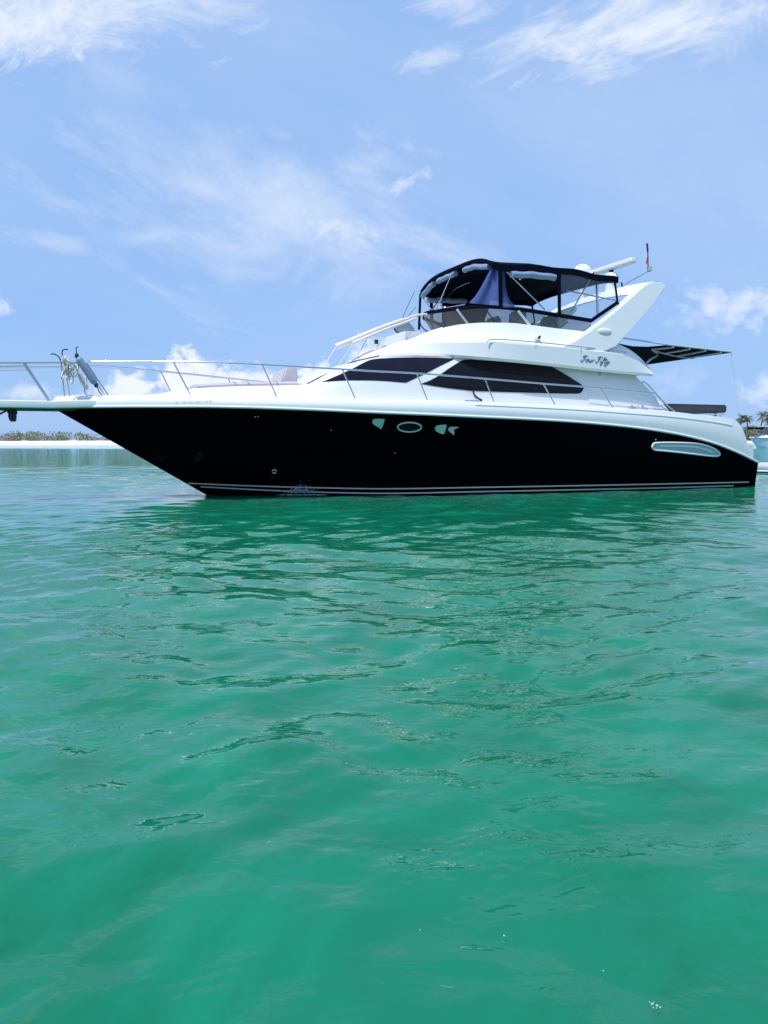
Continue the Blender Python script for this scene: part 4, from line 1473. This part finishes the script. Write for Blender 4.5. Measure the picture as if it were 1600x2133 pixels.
def leaves(bm, c, rad, n, size, g):
    for _ in range(n):
        th, ph, rr = g.uniform(0, 6.283), math.acos(g.uniform(-1, 1)), g.uniform(.35, 1) ** .5
        p = Vector((c[0] + rad[0] * rr * math.sin(ph) * math.cos(th), c[1] + rad[1] * rr * math.sin(ph) * math.sin(th), c[2] + rad[2] * rr * math.cos(ph)))
        a = Vector((g.gauss(0, 1), g.gauss(0, 1), g.gauss(0, 1))).normalized(); b_ = a.orthogonal().normalized()
        s_ = size * g.uniform(.5, 1.2)
        bm.faces.new([bm.verts.new(p + a * s_), bm.verts.new(p + b_ * s_ * .55), bm.verts.new(p - a * s_), bm.verts.new(p - b_ * s_ * .55)])

def scrub(name, label, x0, x1, y0, y1, h0, h1, n, seed, twig=0.3):
    g = random.Random(seed)
    bl, bt2 = bmesh.new(), bmesh.new()
    for i in range(n):
        x = g.uniform(x0, x1); y = g.uniform(y0, y1)
        h = g.uniform(h0, h1) * (0.88 + .12 * math.sin(x * .09 + seed))
        w = g.uniform(1.2, 2.6)
        tgt = bt2 if g.random() < twig else bl
        hh = h * (.62 if tgt is bt2 else 1)
        leaves(tgt, (x, y, .9 + hh * .45), (w, w, hh * .55), 100, .24, g)
    o = finish(name, bl, M['scrub'], None, 0, 0)
    tag(o, label, 'scrub', kind='stuff')
    t = finish('undergrowth', bt2, M['twigs'], o, 0, 0)
    t['kind'] = 'stuff'
scrub('coastal_scrub', 'low green and grey scrub along the white beach', -190, 130, 204, 214, 1.9, 3.0, 520, 4, .35)
scrub('shore_thicket', 'green thicket behind the moored white boat', 88, 140, 205, 216, 4.4, 6.0, 330, 9, .12)

def palm(px, py_top, dist, lean, seed, label, size=2.3):
    g = random.Random(seed)
    d_ = ray(px, py_top); top = CAM + d_ * (dist / d_.y)
    base = Vector((top.x - lean, dist + .5, 1.1))
    rt_ = empty('palm_tree', base)
    tag(rt_, label, 'palm tree', 'palm trees on the shore')
    P = [Vector((0, 0, 0)), (top - base) * .5 + Vector((lean * -.12, 0, 0)), top - base]
    bm = bmesh.new(); tube(bm, P, .24, 8, k=5, r_end=.13)
    finish('trunk', bm, M['bark'], rt_, 60)
    bm = bmesh.new()
    tp_ = top - base
    for i in range(22):
        az = 6.283 * i / 22 + g.uniform(-.2, .2); el = g.uniform(-.35, 1.15); ln = size * g.uniform(.8, 1.15)
        h_ = Vector((math.cos(az), math.sin(az), 0)); prev = tp_; dirv = h_ * math.cos(el) + Vector((0, 0, math.sin(el)))
        for s_ in range(8):
            nxt = prev + dirv * ln / 8
            dirv = (dirv + Vector((0, 0, -.20))).normalized()
            side = dirv.cross(Vector((0, 0, 1))).normalized()
            wl = .62 * math.sin(math.pi * (s_ + .8) / 8.6)
            for sg in (1, -1):
                for q_ in (0, .5):
                    o_ = prev.lerp(nxt, q_)
                    tip = o_ + side * sg * wl + dirv * .25 + Vector((0, 0, -.25 * wl))
                    bm.faces.new([bm.verts.new(o_), bm.verts.new(o_ + dirv * .14), bm.verts.new(tip)])
            prev = nxt
    finish('crown', bm, M['palm'], rt_, 0, 0)
palm(1546, 872, 208, 1.2, 1, 'leaning palm tree directly behind the yacht stern')
palm(1556, 874, 210, -.8, 2, 'second palm tree, low and spreading, just clear of the yacht stern')
palm(1590, 866, 206, .6, 3, 'tall palm tree rising behind the moored white boat', 2.6)
palm(1602, 870, 209, .9, 6, 'palm tree at the right edge of the photo, half cut off', 2.6)

# ------------------------------------------------------------------ moored cruiser behind the stern
def cruiser():
    dist = 107.0
    x_b = (1557 - CX) / F * dist
    root = empty('cabin_cruiser', (x_b, dist, 0), R(3))
    tag(root, 'small white cabin cruiser with grey canvas enclosure moored behind the yacht stern', 'boat')
    Lh, hb = 9.0, 1.45
    sheer = lambda t: 1.45 - .35 * t
    hbf = lambda t: hb * (1 - (1 - clamp(t / .5)) ** 2.2)
    rows = []
    for k in range(25):
        t = k / 24
        r_ = []
        for v in (0, .3, .6, 1):
            zz = sheer(t) * (1 - v) - .3 * v
            r_.append((t * Lh + v * 1.4 * (1 - t), -hbf(t) * (1 - .10 * v), zz))
        r_.append((t * Lh + 1.5 * (1 - t), 0, -.5)); rows.append(r_)
    bm = bmesh.new(); grid(bm, rows, True)
    e = rows[-1]; bm.faces.new([bm.verts.new(p) for p in e] + [bm.verts.new((p[0], -p[1], p[2])) for p in e[::-1]])
    finish('hull', bm, M['white'], root, 50)
    bm = bmesh.new(); rows = []
    for k in range(25):
        t = k / 24; z = sheer(t)
        h = .45 * math.sin(math.pi * clamp((t - .05) / .5)) if t < .5 else .35
        rows.append([(t * Lh, -hbf(t), z), (t * Lh, -hbf(t) * .8, z + .05), (t * Lh, -hbf(t) * .62, z + h), (t * Lh, 0, z + h + .06)])
    grid(bm, rows, True); finish('deck', bm, M['white'], root, 40)
    bm = bmesh.new()
    tube(bm, [Vector((t * Lh, -hbf(t) - .02, sheer(t) - .04)) for t in lin(0, 1, 25)], .035, 6, mirror=True)
    finish('rub_rail', bm, M['darkmetal'], root, 60)
    bm = bmesh.new()
    a0_ = [(2.2, -1.1, 1.75), (3.4, -1.15, 2.9), (3.4, 1.15, 2.9), (2.2, 1.1, 1.75)]
    b0_ = [(6.8, -1.2, 1.6), (6.6, -1.15, 2.9)]
    grid(bm, [[a0_[0], a0_[1]], [b0_[0], b0_[1]]], True)
    bm.faces.new([bm.verts.new(p) for p in a0_])
    finish('enclosure', bm, mat('grey_enclosure', (0.16, 0.18, 0.19), .3, .5, var=.4, bscale=3), root, 0)
    bm = bmesh.new(); boxm(bm, (1.8, -1.3, 2.9), (7.0, 1.3, 3.06)); bmesh.ops.bevel(bm, geom=bm.edges, offset=.05, segments=2, affect='EDGES')
    finish('hardtop', bm, M['white'], root, 40)
    bm = bmesh.new(); boxm(bm, (.15, -.9, 2.58), (1.8, .9, 2.84)); bmesh.ops.bevel(bm, geom=bm.edges, offset=.07, segments=2, affect='EDGES')
    finish('forward_canopy', bm, M['canvas'], root, 40)
    bm = bmesh.new()
    for l_ in (-.85, .85):
        tube(bm, [Vector((1.0, l_, 1.6)), Vector((.2, l_, 2.7))], .03, 6); tube(bm, [Vector((1.2, l_, 1.6)), Vector((1.9, l_, 2.9))], .03, 6)
    pieces('frame_tube', bm, M['chrome'], root, 60)
cruiser()

def raft():
    d_ = ray(1579, 985); p = CAM + d_ * (CAMH / -d_.z)
    root = empty('inflatable_dinghy', (p.x, p.y + .3, 0), R(4))
    tag(root, 'pale grey inflatable dinghy floating low behind the yacht stern', 'dinghy')
    m = mat('grey_rubber', (0.40, 0.44, 0.50), .5); m2 = M['white']
    bm = bmesh.new()
    tube(bm, [Vector(q) for q in ((2.6, -.65, .15), (1.2, -.65, .15), (.45, -.55, .15), (.1, -.25, .16), (.0, 0, .17), (.1, .25, .16), (.45, .55, .15), (1.2, .65, .15), (2.6, .65, .15))], .15, 12, k=4)
    finish('tube', bm, m, root, 60)
    bm = bmesh.new()
    tube(bm, [Vector(q) for q in ((2.6, -.81, .06), (1.2, -.81, .06), (.38, -.68, .06), (-.02, -.35, .06), (-.15, 0, .07))], .025, 8, k=4)
    tube(bm, [Vector(q) for q in ((2.6, -.70, .29), (1.2, -.70, .29), (.42, -.60, .29), (.05, -.28, .30))], .018, 8, k=4)
    finish('rubbing_strake', bm, m2, root, 60)
    bm = bmesh.new(); boxm(bm, (.3, -.5, .03), (2.5, .5, .07)); finish('floor', bm, m, root, 0)
raft()
for o in list(bpy.data.objects):
    if '_b' in o: del o['_b']
